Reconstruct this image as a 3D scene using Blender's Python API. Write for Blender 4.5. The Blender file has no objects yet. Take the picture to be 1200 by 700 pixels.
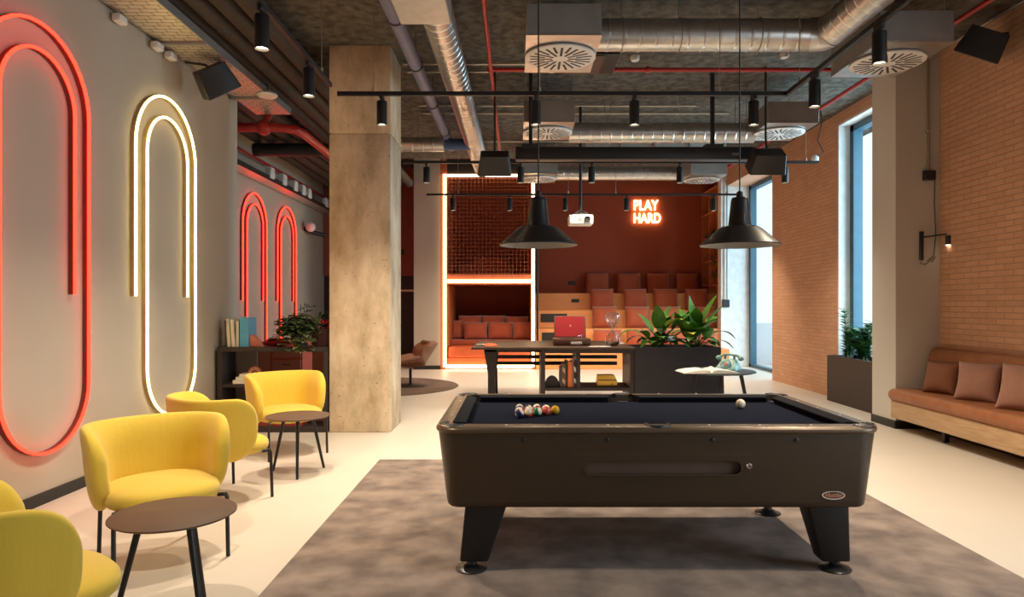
import bpy, bmesh, math, random
from mathutils import Vector, Matrix, noise
random.seed(7)
C = bpy.context.scene.collection
SC = bpy.context.scene
PI = math.pi
R = math.radians

# ------------------------------------------------------------------ camera, light, exposure
cam_d = bpy.data.cameras.new('camera'); cam = bpy.data.objects.new('camera', cam_d); C.objects.link(cam)
cam.location = (0, 0, 1.427); cam.rotation_euler = (PI/2, 0, 0)
cam_d.sensor_width = 36; cam_d.lens = 24
cam_d.shift_x = -5/1200; cam_d.shift_y = 8/1200
cam_d.clip_start = 0.05; cam_d.clip_end = 200
SC.camera = cam
SC.view_settings.view_transform = 'Standard'; SC.view_settings.look = 'None'
SC.view_settings.gamma = 1; SC.view_settings.use_curve_mapping = False
SC.view_settings.exposure = 0.2
try:
    SC.cycles.max_bounces = 8; SC.cycles.diffuse_bounces = 5; SC.cycles.transparent_max_bounces = 12
    SC.cycles.sample_clamp_indirect = 4; SC.cycles.use_denoising = True
    SC.cycles.caustics_refractive = False; SC.cycles.caustics_reflective = False
except Exception: pass

w = bpy.data.worlds.new('world'); SC.world = w; w.use_nodes = True
bg = w.node_tree.nodes['Background']; bg.inputs[0].default_value = (0.72, 0.9, 1.0, 1); bg.inputs[1].default_value = 1.3

WARM = (1.0, 0.83, 0.61)
SPOT_W = 150
def area(name, loc, rot, sx, sy, power, col):
    d = bpy.data.lights.new(name, 'AREA'); d.shape = 'RECTANGLE'; d.size = sx; d.size_y = sy
    d.energy = power; d.color = col
    o = bpy.data.objects.new(name, d); C.objects.link(o); o.location = loc; o.rotation_euler = rot
    return o
# daylight outside both windows in view, plus an added fill lamp, shining in (-X)
area('daylight_far_window', (6.3, 14.5, 2.2), (0, R(90), 0), 4.2, 2.8, 130, (0.55, 0.84, 1.0))
area('daylight_near_window', (6.0, 9.4, 2.2), (0, R(90), 0), 4.0, 2.0, 220, (0.55, 0.84, 1.0))
area('fill_light_beside_camera', (5.7, 1.4, 2.2), (0, R(90), 0), 3.6, 3.6, 170, (0.88, 0.95, 1.0))  # added fill lamp outside the made-up window next to the camera

# ------------------------------------------------------------------ materials
def mat(name, col, rough=0.6, metal=0.0, col2=None, scale=8.0, bump=0.0, bscale=60.0, stretch=None, coat=0.0, sheen=0.0, emit=None, estr=0.0, detail=4.0, spec=None):
    m = bpy.data.materials.new(name); m.use_nodes = True
    nt = m.node_tree; p = nt.nodes['Principled BSDF']
    p.inputs['Base Color'].default_value = (*col, 1)
    p.inputs['Roughness'].default_value = rough; p.inputs['Metallic'].default_value = metal
    if coat: p.inputs['Coat Weight'].default_value = coat; p.inputs['Coat Roughness'].default_value = 0.15
    if sheen: p.inputs['Sheen Weight'].default_value = sheen
    if spec is not None: p.inputs['Specular IOR Level'].default_value = spec
    if emit: p.inputs['Emission Color'].default_value = (*emit, 1); p.inputs['Emission Strength'].default_value = estr
    tc = nt.nodes.new('ShaderNodeTexCoord')
    vec = tc.outputs['Object']
    if stretch:
        mp = nt.nodes.new('ShaderNodeMapping'); mp.inputs['Scale'].default_value = stretch
        nt.links.new(vec, mp.inputs['Vector']); vec = mp.outputs['Vector']
    if col2 is None: col2 = tuple(c*0.88 for c in col)
    n = nt.nodes.new('ShaderNodeTexNoise'); n.inputs['Scale'].default_value = scale; n.inputs['Detail'].default_value = detail
    nt.links.new(vec, n.inputs['Vector'])
    r = nt.nodes.new('ShaderNodeValToRGB'); r.color_ramp.elements[0].position = 0.35; r.color_ramp.elements[1].position = 0.65
    r.color_ramp.elements[0].color = (*col2, 1); r.color_ramp.elements[1].color = (*col, 1)
    nt.links.new(n.outputs['Fac'], r.inputs['Fac']); nt.links.new(r.outputs['Color'], p.inputs['Base Color'])
    if bump:
        n2 = nt.nodes.new('ShaderNodeTexNoise'); n2.inputs['Scale'].default_value = bscale; n2.inputs['Detail'].default_value = 3
        nt.links.new(vec, n2.inputs['Vector'])
        b = nt.nodes.new('ShaderNodeBump'); b.inputs['Strength'].default_value = bump; b.inputs['Distance'].default_value = 0.02
        nt.links.new(n2.outputs['Fac'], b.inputs['Height']); nt.links.new(b.outputs['Normal'], p.inputs['Normal'])
    return m

def emis(name, col, s):
    m = bpy.data.materials.new(name); m.use_nodes = True; nt = m.node_tree; nt.nodes.clear()
    e = nt.nodes.new('ShaderNodeEmission'); e.inputs[0].default_value = (*col, 1); e.inputs[1].default_value = s
    o = nt.nodes.new('ShaderNodeOutputMaterial'); nt.links.new(e.outputs[0], o.inputs[0]); return m

def brick_mat(name, c1, c2, mortar):
    m = bpy.data.materials.new(name); m.use_nodes = True; nt = m.node_tree; p = nt.nodes['Principled BSDF']
    p.inputs['Roughness'].default_value = 0.85
    tc = nt.nodes.new('ShaderNodeTexCoord'); sp = nt.nodes.new('ShaderNodeSeparateXYZ'); cb = nt.nodes.new('ShaderNodeCombineXYZ')
    ad = nt.nodes.new('ShaderNodeMath'); ad.operation = 'ADD'
    nt.links.new(tc.outputs['Object'], sp.inputs[0])
    nt.links.new(sp.outputs['X'], ad.inputs[0]); nt.links.new(sp.outputs['Y'], ad.inputs[1])
    nt.links.new(ad.outputs[0], cb.inputs['X']); nt.links.new(sp.outputs['Z'], cb.inputs['Y'])
    b = nt.nodes.new('ShaderNodeTexBrick'); b.inputs['Scale'].default_value = 1.0
    b.inputs['Brick Width'].default_value = 0.25; b.inputs['Row Height'].default_value = 0.0615
    b.inputs['Mortar Size'].default_value = 0.004; b.inputs['Mortar Smooth'].default_value = 0.3; b.inputs['Bias'].default_value = 0.0
    b.inputs['Color1'].default_value = (*c1, 1); b.inputs['Color2'].default_value = (*c2, 1); b.inputs['Mortar'].default_value = (*mortar, 1)
    nt.links.new(cb.outputs[0], b.inputs['Vector'])
    n = nt.nodes.new('ShaderNodeTexNoise'); n.inputs['Scale'].default_value = 5; n.inputs['Detail'].default_value = 6
    nt.links.new(tc.outputs['Object'], n.inputs['Vector'])
    mx = nt.nodes.new('ShaderNodeMix'); mx.data_type = 'RGBA'; mx.blend_type = 'MULTIPLY'; mx.inputs[0].default_value = 0.35
    nt.links.new(b.outputs['Color'], mx.inputs[6]); nt.links.new(n.outputs['Color'], mx.inputs[7])
    hs = nt.nodes.new('ShaderNodeValToRGB'); hs.color_ramp.elements[0].color = (.6, .6, .6, 1); hs.color_ramp.elements[1].color = (1.15, 1.15, 1.15, 1)
    nt.links.new(n.outputs['Fac'], hs.inputs[0]); nt.links.new(hs.outputs[0], mx.inputs[7])
    nt.links.new(mx.outputs[2], p.inputs['Base Color'])
    n2 = nt.nodes.new('ShaderNodeTexNoise'); n2.inputs['Scale'].default_value = 40; nt.links.new(tc.outputs['Object'], n2.inputs['Vector'])
    s = nt.nodes.new('ShaderNodeMath'); s.operation = 'MULTIPLY_ADD'; s.inputs[1].default_value = -1.0
    sc_ = nt.nodes.new('ShaderNodeMath'); sc_.operation = 'MULTIPLY'; sc_.inputs[1].default_value = 0.3
    nt.links.new(n2.outputs['Fac'], sc_.inputs[0]); nt.links.new(b.outputs['Fac'], s.inputs[0]); nt.links.new(sc_.outputs[0], s.inputs[2])
    bp = nt.nodes.new('ShaderNodeBump'); bp.inputs['Strength'].default_value = 0.7; bp.inputs['Distance'].default_value = 0.012
    nt.links.new(s.outputs[0], bp.inputs['Height']); nt.links.new(bp.outputs[0], p.inputs['Normal'])
    return m

def glass_mat(name, tint=(1, 1, 1), base=0.04, edge=0.55):
    m = bpy.data.materials.new(name); m.use_nodes = True; nt = m.node_tree; nt.nodes.clear()
    t = nt.nodes.new('ShaderNodeBsdfTransparent'); t.inputs[0].default_value = (*tint, 1)
    g = nt.nodes.new('ShaderNodeBsdfGlossy'); g.inputs['Roughness'].default_value = 0.03
    f = nt.nodes.new('ShaderNodeLayerWeight'); f.inputs[0].default_value = 0.5
    pw = nt.nodes.new('ShaderNodeMath'); pw.operation = 'POWER'; pw.inputs[1].default_value = 4.0
    ma = nt.nodes.new('ShaderNodeMath'); ma.operation = 'MULTIPLY_ADD'; ma.inputs[1].default_value = edge; ma.inputs[2].default_value = base
    mx = nt.nodes.new('ShaderNodeMixShader'); o = nt.nodes.new('ShaderNodeOutputMaterial')
    nt.links.new(f.outputs['Facing'], pw.inputs[0]); nt.links.new(pw.outputs[0], ma.inputs[0]); nt.links.new(ma.outputs[0], mx.inputs[0])
    nt.links.new(t.outputs[0], mx.inputs[1]); nt.links.new(g.outputs[0], mx.inputs[2])
    nt.links.new(mx.outputs[0], o.inputs[0]); return m

M = {}
M['floor'] = mat('floor_screed', (0.65, 0.59, 0.52), 0.45, col2=(0.625, 0.565, 0.495), scale=1.2, bump=0.02, bscale=200)
M['ceiling'] = mat('ceiling_concrete', (0.15, 0.128, 0.098), 0.95, col2=(0.055, 0.046, 0.035), scale=9, bump=1.0, bscale=42, detail=8)
M['plaster'] = mat('plaster', (0.47, 0.405, 0.325), 0.85, col2=(0.455, 0.39, 0.31), scale=1.5, bump=0.03)
M['pillar'] = mat('pillar_paint', (0.60, 0.56, 0.50), 0.8, col2=(0.58, 0.54, 0.48), scale=1.5)
M['white_paint'] = mat('white_paint', (0.8, 0.8, 0.78), 0.7)
M['brick'] = brick_mat('brick', (0.68, 0.38, 0.235), (0.61, 0.335, 0.20), (0.47, 0.275, 0.17))
M['black_trim'] = mat('black_trim', (0.02, 0.018, 0.017), 0.5)
M['rug'] = mat('rug_pile', (0.33, 0.25, 0.205), 1.0, col2=(0.145, 0.105, 0.088), scale=4.4, bump=0.5, bscale=350, detail=10, sheen=0.2)
M['round_rug'] = mat('round_rug_pile', (0.19, 0.12, 0.085), 1.0, col2=(0.13, 0.08, 0.058), scale=3, bump=0.4, bscale=300)
M['redwall'] = mat('red_wall_paint', (0.40, 0.08, 0.036), 0.8, col2=(0.388, 0.077, 0.034), scale=2)
M['podred'] = mat('pod_paint', (0.42, 0.10, 0.04), 0.7)
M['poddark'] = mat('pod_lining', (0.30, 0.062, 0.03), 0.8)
M['orange_bench'] = mat('orange_bench_fabric', (0.62, 0.12, 0.035), 0.8, bump=0.1, bscale=200)
M['rust_cushion'] = mat('rust_cushion_fabric', (0.36, 0.07, 0.03), 0.85, bump=0.15, bscale=250, sheen=0.3)
M['terracotta'] = mat('terracotta_cushion_fabric', (0.48, 0.098, 0.038), 0.85, bump=0.12, bscale=250, sheen=0.3)
M['tierwood'] = mat('tier_plywood', (0.87, 0.365, 0.125), 0.5, col2=(0.80, 0.32, 0.105), scale=3, stretch=(1, 6, 12))
M['oak'] = mat('oak', (0.56, 0.38, 0.22), 0.5, col2=(0.46, 0.29, 0.155), scale=4, stretch=(14, 1, 14), bump=0.05)
M['shelforange'] = mat('orange_shelf_board', (0.55, 0.16, 0.05), 0.6)
M['darkwood'] = mat('dark_laminate', (0.045, 0.034, 0.033), 0.5, spec=0.2, col2=(0.042, 0.033, 0.031), scale=6, stretch=(2, 20, 20))
M['topwood'] = mat('dark_stained_top', (0.085, 0.052, 0.036), 0.45, spec=0.2, col2=(0.075, 0.048, 0.033), scale=6, stretch=(2, 20, 20))
M['planter'] = mat('planter_laminate', (0.036, 0.032, 0.036), 0.5, spec=0.2)
M['planter_brown'] = mat('brown_planter', (0.055, 0.042, 0.037), 0.55, spec=0.25, scale=6, stretch=(20, 20, 1))
M['yellow'] = mat('yellow_wool', (0.72, 0.50, 0.05), 0.85, col2=(0.67, 0.455, 0.042), scale=160, bump=0.25, bscale=420, sheen=0.25)
M['yellow_back'] = mat('yellow_wool_ruched', (0.72, 0.50, 0.05), 0.85, col2=(0.68, 0.465, 0.044), scale=160, bump=0.13, bscale=9, stretch=(3.2, 3.2, 0.45), sheen=0.25)
M['blackmetal'] = mat('black_metal', (0.022, 0.02, 0.02), 0.42, metal=0.3)
M['tablebrown'] = mat('brown_table_top', (0.135, 0.082, 0.055), 0.6, spec=0.2)
M['cabinet'] = mat('pool_cabinet', (0.046, 0.027, 0.012), 0.42, col2=(0.041, 0.024, 0.011), scale=4, coat=0.15)
M['rail'] = mat('bronze_rail', (0.15, 0.112, 0.08), 0.36, metal=0.65, col2=(0.135, 0.10, 0.07), scale=10)
M['cloth'] = mat('charcoal_cloth', (0.0085, 0.0115, 0.0235), 1.0, col2=(0.0072, 0.010, 0.0205), scale=30, spec=0.05)
M['cushioncloth'] = mat('rail_cushion_cloth', (0.016, 0.016, 0.020), 1.0, spec=0.08)
M['pocket'] = mat('pocket_rubber', (0.008, 0.008, 0.009), 0.5)
M['chrome'] = mat('chrome', (0.82, 0.82, 0.82), 0.15, metal=1.0)
M['galv'] = mat('galvanised_steel', (0.66, 0.645, 0.62), 0.3, metal=0.95, col2=(0.56, 0.55, 0.53), scale=9)
M['galvlight'] = mat('bright_galvanised_steel', (0.70, 0.68, 0.64), 0.4, metal=0.8, scale=10)
M['plenum'] = mat('plenum_steel', (0.36, 0.35, 0.335), 0.42, metal=0.5, scale=6)
M['bluepipe'] = mat('blue_grey_pipe', (0.17, 0.18, 0.30), 0.5)
M['redpipe'] = mat('red_pipe_paint', (0.42, 0.02, 0.016), 0.35)
M['brownpipe'] = mat('brown_lagging', (0.036, 0.025, 0.018), 0.7, bump=0.3, bscale=14)
M['conduit'] = mat('conduit_steel', (0.5, 0.45, 0.37), 0.35, metal=0.8)
M['white_plastic'] = mat('white_plastic', (0.78, 0.76, 0.72), 0.4)
M['grille'] = mat('grey_grille', (0.16, 0.15, 0.14), 0.7)
M['black_plastic'] = mat('black_plastic', (0.014, 0.014, 0.015), 0.45)
M['lampblack'] = mat('black_enamel', (0.018, 0.018, 0.02), 0.38, coat=0.3)
M['lampinner'] = mat('lamp_inner_enamel', (0.42, 0.40, 0.36), 0.5)
M['leather'] = mat('tan_leather', (0.36, 0.14, 0.058), 0.5, col2=(0.30, 0.11, 0.045), scale=9, bump=0.15, bscale=90)
M['leather_dark'] = mat('brown_suede', (0.24, 0.092, 0.045), 0.8, bump=0.15, bscale=150)
M['rosecushion'] = mat('dusty_rose_fabric', (0.36, 0.175, 0.12), 0.9, bump=0.12, bscale=250, sheen=0.3)
M['leaf'] = mat('broad_leaf', (0.075, 0.19, 0.022), 0.45, col2=(0.035, 0.11, 0.012), scale=9, spec=0.3)
M['leafyellow'] = mat('yellowing_leaf', (0.36, 0.42, 0.04), 0.45)
M['leafdark'] = mat('glossy_leaf', (0.035, 0.14, 0.04), 0.3, col2=(0.018, 0.075, 0.02), scale=8)
M['ivy'] = mat('ivy_leaf', (0.075, 0.115, 0.036), 0.5, col2=(0.03, 0.055, 0.02), scale=11)
M['ivypale'] = mat('pale_ivy_leaf', (0.24, 0.25, 0.10), 0.5)
M['stem'] = mat('green_stem', (0.07, 0.12, 0.03), 0.6)
M['soil'] = mat('potting_soil', (0.02, 0.014, 0.01), 1.0, bump=0.8, bscale=80)
M['frameblue'] = mat('blue_grey_window_frame', (0.035, 0.105, 0.155), 0.4)
M['glass'] = glass_mat('window_glass', (0.97, 0.99, 1.0), .03, .3)
M['clearglass'] = glass_mat('hourglass_glass', (0.98, 0.98, 0.98), .12, 1.0)
M['paving'] = mat('street_paving', (0.62, 0.62, 0.62), 0.9)
M['sand'] = mat('dark_sand', (0.16, 0.055, 0.03), 0.9)
M['red'] = mat('record_player_red', (0.36, 0.006, 0.012), 0.6)
M['brownleather'] = mat('record_player_brown', (0.13, 0.055, 0.03), 0.6)
M['paper'] = mat('paper', (0.80, 0.76, 0.68), 0.8)
M['gold'] = mat('yellow_gold_paint', (0.72, 0.42, 0.05), 0.35, metal=0.3)
M['teal'] = mat('teal_bakelite', (0.27, 0.47, 0.42), 0.4)
M['tealdark'] = mat('dark_teal_bakelite', (0.09, 0.2, 0.22), 0.35)
M['coral'] = mat('coral_clay', (0.52, 0.16, 0.10), 0.7)
M['crimson'] = mat('crimson_lacquer', (0.30, 0.015, 0.02), 0.5)
M['redcab'] = mat('red_cabinet_paint', (0.30, 0.04, 0.022), 0.6)
M['panelred'] = mat('red_brown_panel', (0.26, 0.085, 0.055), 0.7)
M['panelgrey'] = mat('grey_brown_panel', (0.13, 0.11, 0.10), 0.7)
M['armchair'] = mat('tan_armchair_fabric', (0.42, 0.165, 0.07), 0.8, bump=0.1, bscale=200)
M['orange_rubber'] = mat('orange_rubber', (0.75, 0.12, 0.035), 0.7)
M['bluebook'] = mat('blue_book_cover', (0.09, 0.38, 0.62), 0.6)
M['neon_red'] = emis('neon_red', (1.0, 0.0175, 0.008), 9.0)
M['neon_yellow'] = emis('neon_warm_yellow', (1.0, 0.72, 0.26), 8.0)
M['led'] = emis('led_strip', (1.0, 0.66, 0.36), 10.0)
M['signglow'] = emis('sign_letter_glow', (1.0, 0.62, 0.24), 9.0)
M['bulb'] = emis('spot_lens_glow', (1.0, 0.78, 0.5), 14.0)
M['backred'] = mat('red_neon_channel', (0.22, 0.03, 0.02), 0.6)
M['backyellow'] = mat('yellow_neon_channel', (0.45, 0.34, 0.14), 0.6)

def concrete_mat(name):
    m = bpy.data.materials.new(name); m.use_nodes = True; nt = m.node_tree; p = nt.nodes['Principled BSDF']; p.inputs['Roughness'].default_value = 0.9
    tc = nt.nodes.new('ShaderNodeTexCoord')
    def noi(scale, detail, rough, sc):
        mp = nt.nodes.new('ShaderNodeMapping'); mp.inputs['Scale'].default_value = sc; nt.links.new(tc.outputs['Object'], mp.inputs['Vector'])
        n = nt.nodes.new('ShaderNodeTexNoise'); n.inputs['Scale'].default_value = scale; n.inputs['Detail'].default_value = detail; n.inputs['Roughness'].default_value = rough
        nt.links.new(mp.outputs[0], n.inputs['Vector']); return n
    def ramp(n, stops):
        r = nt.nodes.new('ShaderNodeValToRGB'); e = r.color_ramp.elements; e[0].position, e[0].color = stops[0][0], (*stops[0][1], 1); e[1].position, e[1].color = stops[-1][0], (*stops[-1][1], 1)
        for po, c in stops[1:-1]: x = e.new(po); x.color = (*c, 1)
        nt.links.new(n.outputs['Fac'], r.inputs[0]); return r
    a = ramp(noi(2.2, 10, .62, (1, 1, .6)), [(.34, (.44, .34, .22)), (.5, (.66, .53, .37)), (.66, (.80, .67, .50))])
    b = ramp(noi(5, 8, .65, (1.2, 1.2, .45)), [(.36, (.80, .78, .74)), (.56, (1, 1, 1))])
    c = ramp(noi(26, 4, .6, (1, 1, 1)), [(.27, (.35, .30, .24)), (.36, (1, 1, 1))])
    out = a.outputs[0]
    for o in (b, c):
        mx = nt.nodes.new('ShaderNodeMix'); mx.data_type = 'RGBA'; mx.blend_type = 'MULTIPLY'; mx.inputs[0].default_value = 0.8
        nt.links.new(out, mx.inputs[6]); nt.links.new(o.outputs[0], mx.inputs[7]); out = mx.outputs[2]
    nt.links.new(out, p.inputs['Base Color'])
    bp = nt.nodes.new('ShaderNodeBump'); bp.inputs['Strength'].default_value = .4; bp.inputs['Distance'].default_value = .01
    nt.links.new(c.outputs[0], bp.inputs['Height']); nt.links.new(bp.outputs[0], p.inputs['Normal']); return m
M['concrete'] = concrete_mat('column_concrete')
def perforated(name):
    m = bpy.data.materials.new(name); m.use_nodes = True; nt = m.node_tree; p = nt.nodes['Principled BSDF']
    p.inputs['Metallic'].default_value = 0.5; p.inputs['Roughness'].default_value = 0.45
    tc = nt.nodes.new('ShaderNodeTexCoord'); b = nt.nodes.new('ShaderNodeTexBrick')
    b.inputs['Scale'].default_value = 1; b.inputs['Brick Width'].default_value = 0.13; b.inputs['Row Height'].default_value = 0.07; b.inputs['Mortar Size'].default_value = 0.004
    b.inputs['Color1'].default_value = (.62, .56, .46, 1); b.inputs['Color2'].default_value = (.58, .52, .42, 1); b.inputs['Mortar'].default_value = (.06, .05, .04, 1)
    nt.links.new(tc.outputs['Object'], b.inputs['Vector']); nt.links.new(b.outputs['Color'], p.inputs['Base Color']); return m
M['tray'] = perforated('perforated_tray_steel')

# ------------------------------------------------------------------ mesh builder
class MB:
    def __init__(s): s.bm = bmesh.new(); s.M = Matrix.Identity(4); s.mi = 0
    def v(s, p): return s.bm.verts.new(s.M @ Vector(p))
    def f(s, vs):
        try: f = s.bm.faces.new(vs)
        except ValueError: return None
        f.material_index = s.mi; return f
    def box(s, x0, x1, y0, y1, z0, z1):
        P = [s.v((x, y, z)) for z in (z0, z1) for y in (y0, y1) for x in (x0, x1)]
        for q in ((0,2,3,1),(4,5,7,6),(0,1,5,4),(2,6,7,3),(0,4,6,2),(1,3,7,5)): s.f([P[i] for i in q])
        return s
    def hexa(s, b, t):   # bottom quad, top quad (same winding)
        B = [s.v(p) for p in b]; T = [s.v(p) for p in t]
        s.f(B[::-1]); s.f(T)
        for i in range(4): s.f([B[i], B[(i+1)%4], T[(i+1)%4], T[i]])
        return s
    def loops(s, rings, close=True, cap0=True, cap1=True):
        V = [[s.v(p) for p in r] for r in rings]; n = len(V[0])
        for a, b in zip(V, V[1:]):
            for i in range(n if close else n-1): s.f([a[i], a[(i+1)%n], b[(i+1)%n], b[i]])
        if cap0: s.f(V[0][::-1])
        if cap1: s.f(V[-1])
        return s
    def cyl(s, p0, p1, r0, r1=None, seg=16, caps=True):
        return s.tube([p0, p1], [r0, r0 if r1 is None else r1], seg, caps)
    def tube(s, pts, r, seg=10, caps=True, closed=False):
        pts = [Vector(p) for p in pts]; n = len(pts)
        rs = r if isinstance(r, (list, tuple)) else [r]*n
        ref = None; rings = []
        for i, p in enumerate(pts):
            if closed: d = (pts[(i+1)%n]-pts[i-1])
            else: d = pts[min(i+1, n-1)]-pts[max(i-1, 0)]
            d.normalize()
            if ref is None:
                ref = Vector((0,0,1)) if abs(d.z) < 0.9 else Vector((1,0,0))
            a = (ref - d*ref.dot(d)).normalized(); b = d.cross(a); ref = a
            rings.append([p + (a*math.cos(2*PI*k/seg)+b*math.sin(2*PI*k/seg))*rs[i] for k in range(seg)])
        if closed: rings.append(rings[0]); caps = False
        return s.loops(rings, True, caps, caps)
    def lathe(s, prof, seg=24, c=(0,0,0), cap=True):
        rings = [[(c[0]+max(r,1e-4)*math.cos(2*PI*k/seg), c[1]+max(r,1e-4)*math.sin(2*PI*k/seg), c[2]+z) for k in range(seg)] for r, z in prof]
        return s.loops(rings, True, cap, cap)
    def prism(s, poly, z0, z1):
        return s.loops([[(x, y, z0) for x, y in poly], [(x, y, z1) for x, y in poly]])
    def prism_y(s, poly, y0, y1):   # poly in (x,z)
        return s.loops([[(x, y0, z) for x, z in poly], [(x, y1, z) for x, z in poly]])
    def prism_x(s, poly, x0, x1):   # poly in (y,z)
        return s.loops([[(x0, y, z) for y, z in poly], [(x1, y, z) for y, z in poly]])
    def sphere(s, c, r, seg=20, rings=12, sz=(1,1,1)):
        R_ = []
        for i in range(1, rings):
            t = PI*i/rings
            R_.append([(c[0]+sz[0]*r*math.sin(t)*math.cos(2*PI*k/seg), c[1]+sz[1]*r*math.sin(t)*math.sin(2*PI*k/seg), c[2]-sz[2]*r*math.cos(t)) for k in range(seg)])
        return s.loops(R_)
    def pillow(s, w_, h_, t, n=14, pinch=0.06, seed=0):   # in the local XZ plane, thickness along Y
        def P(u, v, sgn):
            pu = 1-pinch*(1-abs(v)**2); pv = 1-pinch*(1-abs(u)**2)
            th = t/2*(max(0, 1-abs(u)**3.2)**0.6)*(max(0, 1-abs(v)**3.2)**0.6)
            wob = 1+0.10*noise.noise(Vector((u*1.7+seed*3.1, v*1.7, seed)))
            return (u*w_/2*pu, sgn*th*wob, v*h_/2*pv)
        G = [[-1+2*i/n for i in range(n+1)]]*1
        g = G[0]
        F = {}
        for sgn in (1, -1):
            for i, u in enumerate(g):
                for j, v in enumerate(g):
                    edge = i in (0, n) or j in (0, n)
                    k = (i, j, 0 if edge else sgn)
                    if k not in F: F[k] = s.v(P(u, v, sgn))
        for sgn in (1, -1):
            for i in range(n):
                for j in range(n):
                    q = []
                    for a, b in ((i,j),(i+1,j),(i+1,j+1),(i,j+1)):
                        edge = a in (0, n) or b in (0, n)
                        q.append(F[(a, b, 0 if edge else sgn)])
                    s.f(q if sgn < 0 else q[::-1])
        return s
    def leaf(s, p, d, length, width, droop=0.5, n=6, up=Vector((0,0,1)), fold=0.18):
        d = Vector(d).normalized(); p = Vector(p)
        side = d.cross(up)
        if side.length < 1e-3: side = Vector((1,0,0))
        side.normalize()
        L = []; q = p.copy(); dd = d.copy()
        for i in range(n+1):
            t = i/n
            wd = width*0.5*math.sin(PI*min(1, t**0.75*0.98+0.02))
            nrm = side.cross(dd).normalized()
            L.append((q - side*wd + nrm*wd*fold, q.copy(), q + side*wd + nrm*wd*fold))
            q = q + dd*length/n
            dd = (dd + Vector((0,0,-1))*droop/n).normalized()
        V = [[s.v(x) for x in r] for r in L]
        for a, b in zip(V, V[1:]):
            s.f([a[0], a[1], b[1], b[0]]); s.f([a[1], a[2], b[2], b[1]])
        return s
    def bevel(s, wd, seg=2, ang=30):
        bmesh.ops.remove_doubles(s.bm, verts=s.bm.verts, dist=1e-5)
        s.bm.normal_update()
        es = [e for e in s.bm.edges if len(e.link_faces) == 2 and e.calc_face_angle(0) > R(ang)]
        if es: bmesh.ops.bevel(s.bm, geom=es, offset=wd, segments=seg, affect='EDGES', profile=0.5, clamp_overlap=True)
        return s
    def build(s, name, m, parent=None, smooth=True, ang=40, subsurf=0):
        if subsurf == 0: pass
        bmesh.ops.recalc_face_normals(s.bm, faces=s.bm.faces)
        me = bpy.data.meshes.new(name); s.bm.to_mesh(me); s.bm.free()
        for x in (m if isinstance(m, (list, tuple)) else [m]): me.materials.append(x)
        if smooth:
            me.shade_smooth()
            try: me.set_sharp_from_angle(angle=R(ang))
            except Exception: pass
        o = bpy.data.objects.new(name, me); C.objects.link(o)
        if parent: o.parent = parent
        if subsurf:
            md = o.modifiers.new('sub', 'SUBSURF'); md.levels = subsurf; md.render_levels = subsurf
        return o

def tag(o, label=None, cat=None, group=None, kind=None):
    if label: o['label'] = label
    if cat: o['category'] = cat
    if group: o['group'] = group
    if kind: o['kind'] = kind
    return o
def thing(name, label, cat, loc=(0,0,0), rotz=0, group=None):
    o = bpy.data.objects.new(name, None); C.objects.link(o); o.empty_display_size = 0.1
    o.location = loc; o.rotation_euler = (0, 0, rotz)
    return tag(o, label, cat, group)
def copy_tree(o, parent=None):
    c = o.copy(); C.objects.link(c)
    if parent: c.parent = parent
    for ch in [x for x in bpy.data.objects if x.parent == o]: copy_tree(ch, c)
    return c
def dup(o, loc, rotz, label, group=None):
    c = copy_tree(o); c.location = loc; c.rotation_euler = (0, 0, rotz); c['label'] = label
    if group: c['group'] = group
    return c
def struct(name, mb, m, label=None, parent=None, smooth=True):
    o = mb.build(name, m, parent, smooth)
    return tag(o, label, None, None, 'structure')
def Rz(a): return Matrix.Rotation(a, 4, 'Z')
def T(x, y, z): return Matrix.Translation((x, y, z))
def rrect(x0, x1, y0, y1, r, n=6):
    out = []
    for cx, cy, a0 in ((x1-r, y1-r, 0), (x0+r, y1-r, 90), (x0+r, y0+r, 180), (x1-r, y0+r, 270)):
        for k in range(n+1):
            a = R(a0+90*k/n); out.append((cx+r*math.cos(a), cy+r*math.sin(a)))
    return out

# ------------------------------------------------------------------ SETTING
H0 = 4.35      # main soffit
H1 = 4.78      # raised bay at the back
WX = 4.90      # right brick wall
struct('floor', MB().box(-5.2, 6.0, -3.2, 19.2, -0.2, 0), M['floor'], 'smooth cream screed floor')
c = MB(); c.box(-5.2, 6.0, -3.2, 13.6, H0, H0+0.6); c.box(-5.2, 6.0, 13.6, 19.2, H1, H1+0.3)
struct('ceiling', c, M['ceiling'], 'dark rough exposed concrete ceiling')
c = MB(); c.box(-5.0, -3.4, -3.2, 8.32, 0, H0); c.box(-5.0, -4.7, 8.32, 19.2, 0, H1)
struct('wall_left', c, M['plaster'], 'grey beige plaster wall carrying the neon shapes')
c = MB(); c.box(-3.4, -3.385, -3, 8.32, 0, 0.085); c.box(-4.7, -4.685, 8.32, 18, 0, 0.085)
struct('baseboard_left', c, M['black_trim'])
struct('wall_rear', MB().box(-5.2, 6.0, -3.2, -3.0, 0, H0), M['plaster'])
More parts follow.
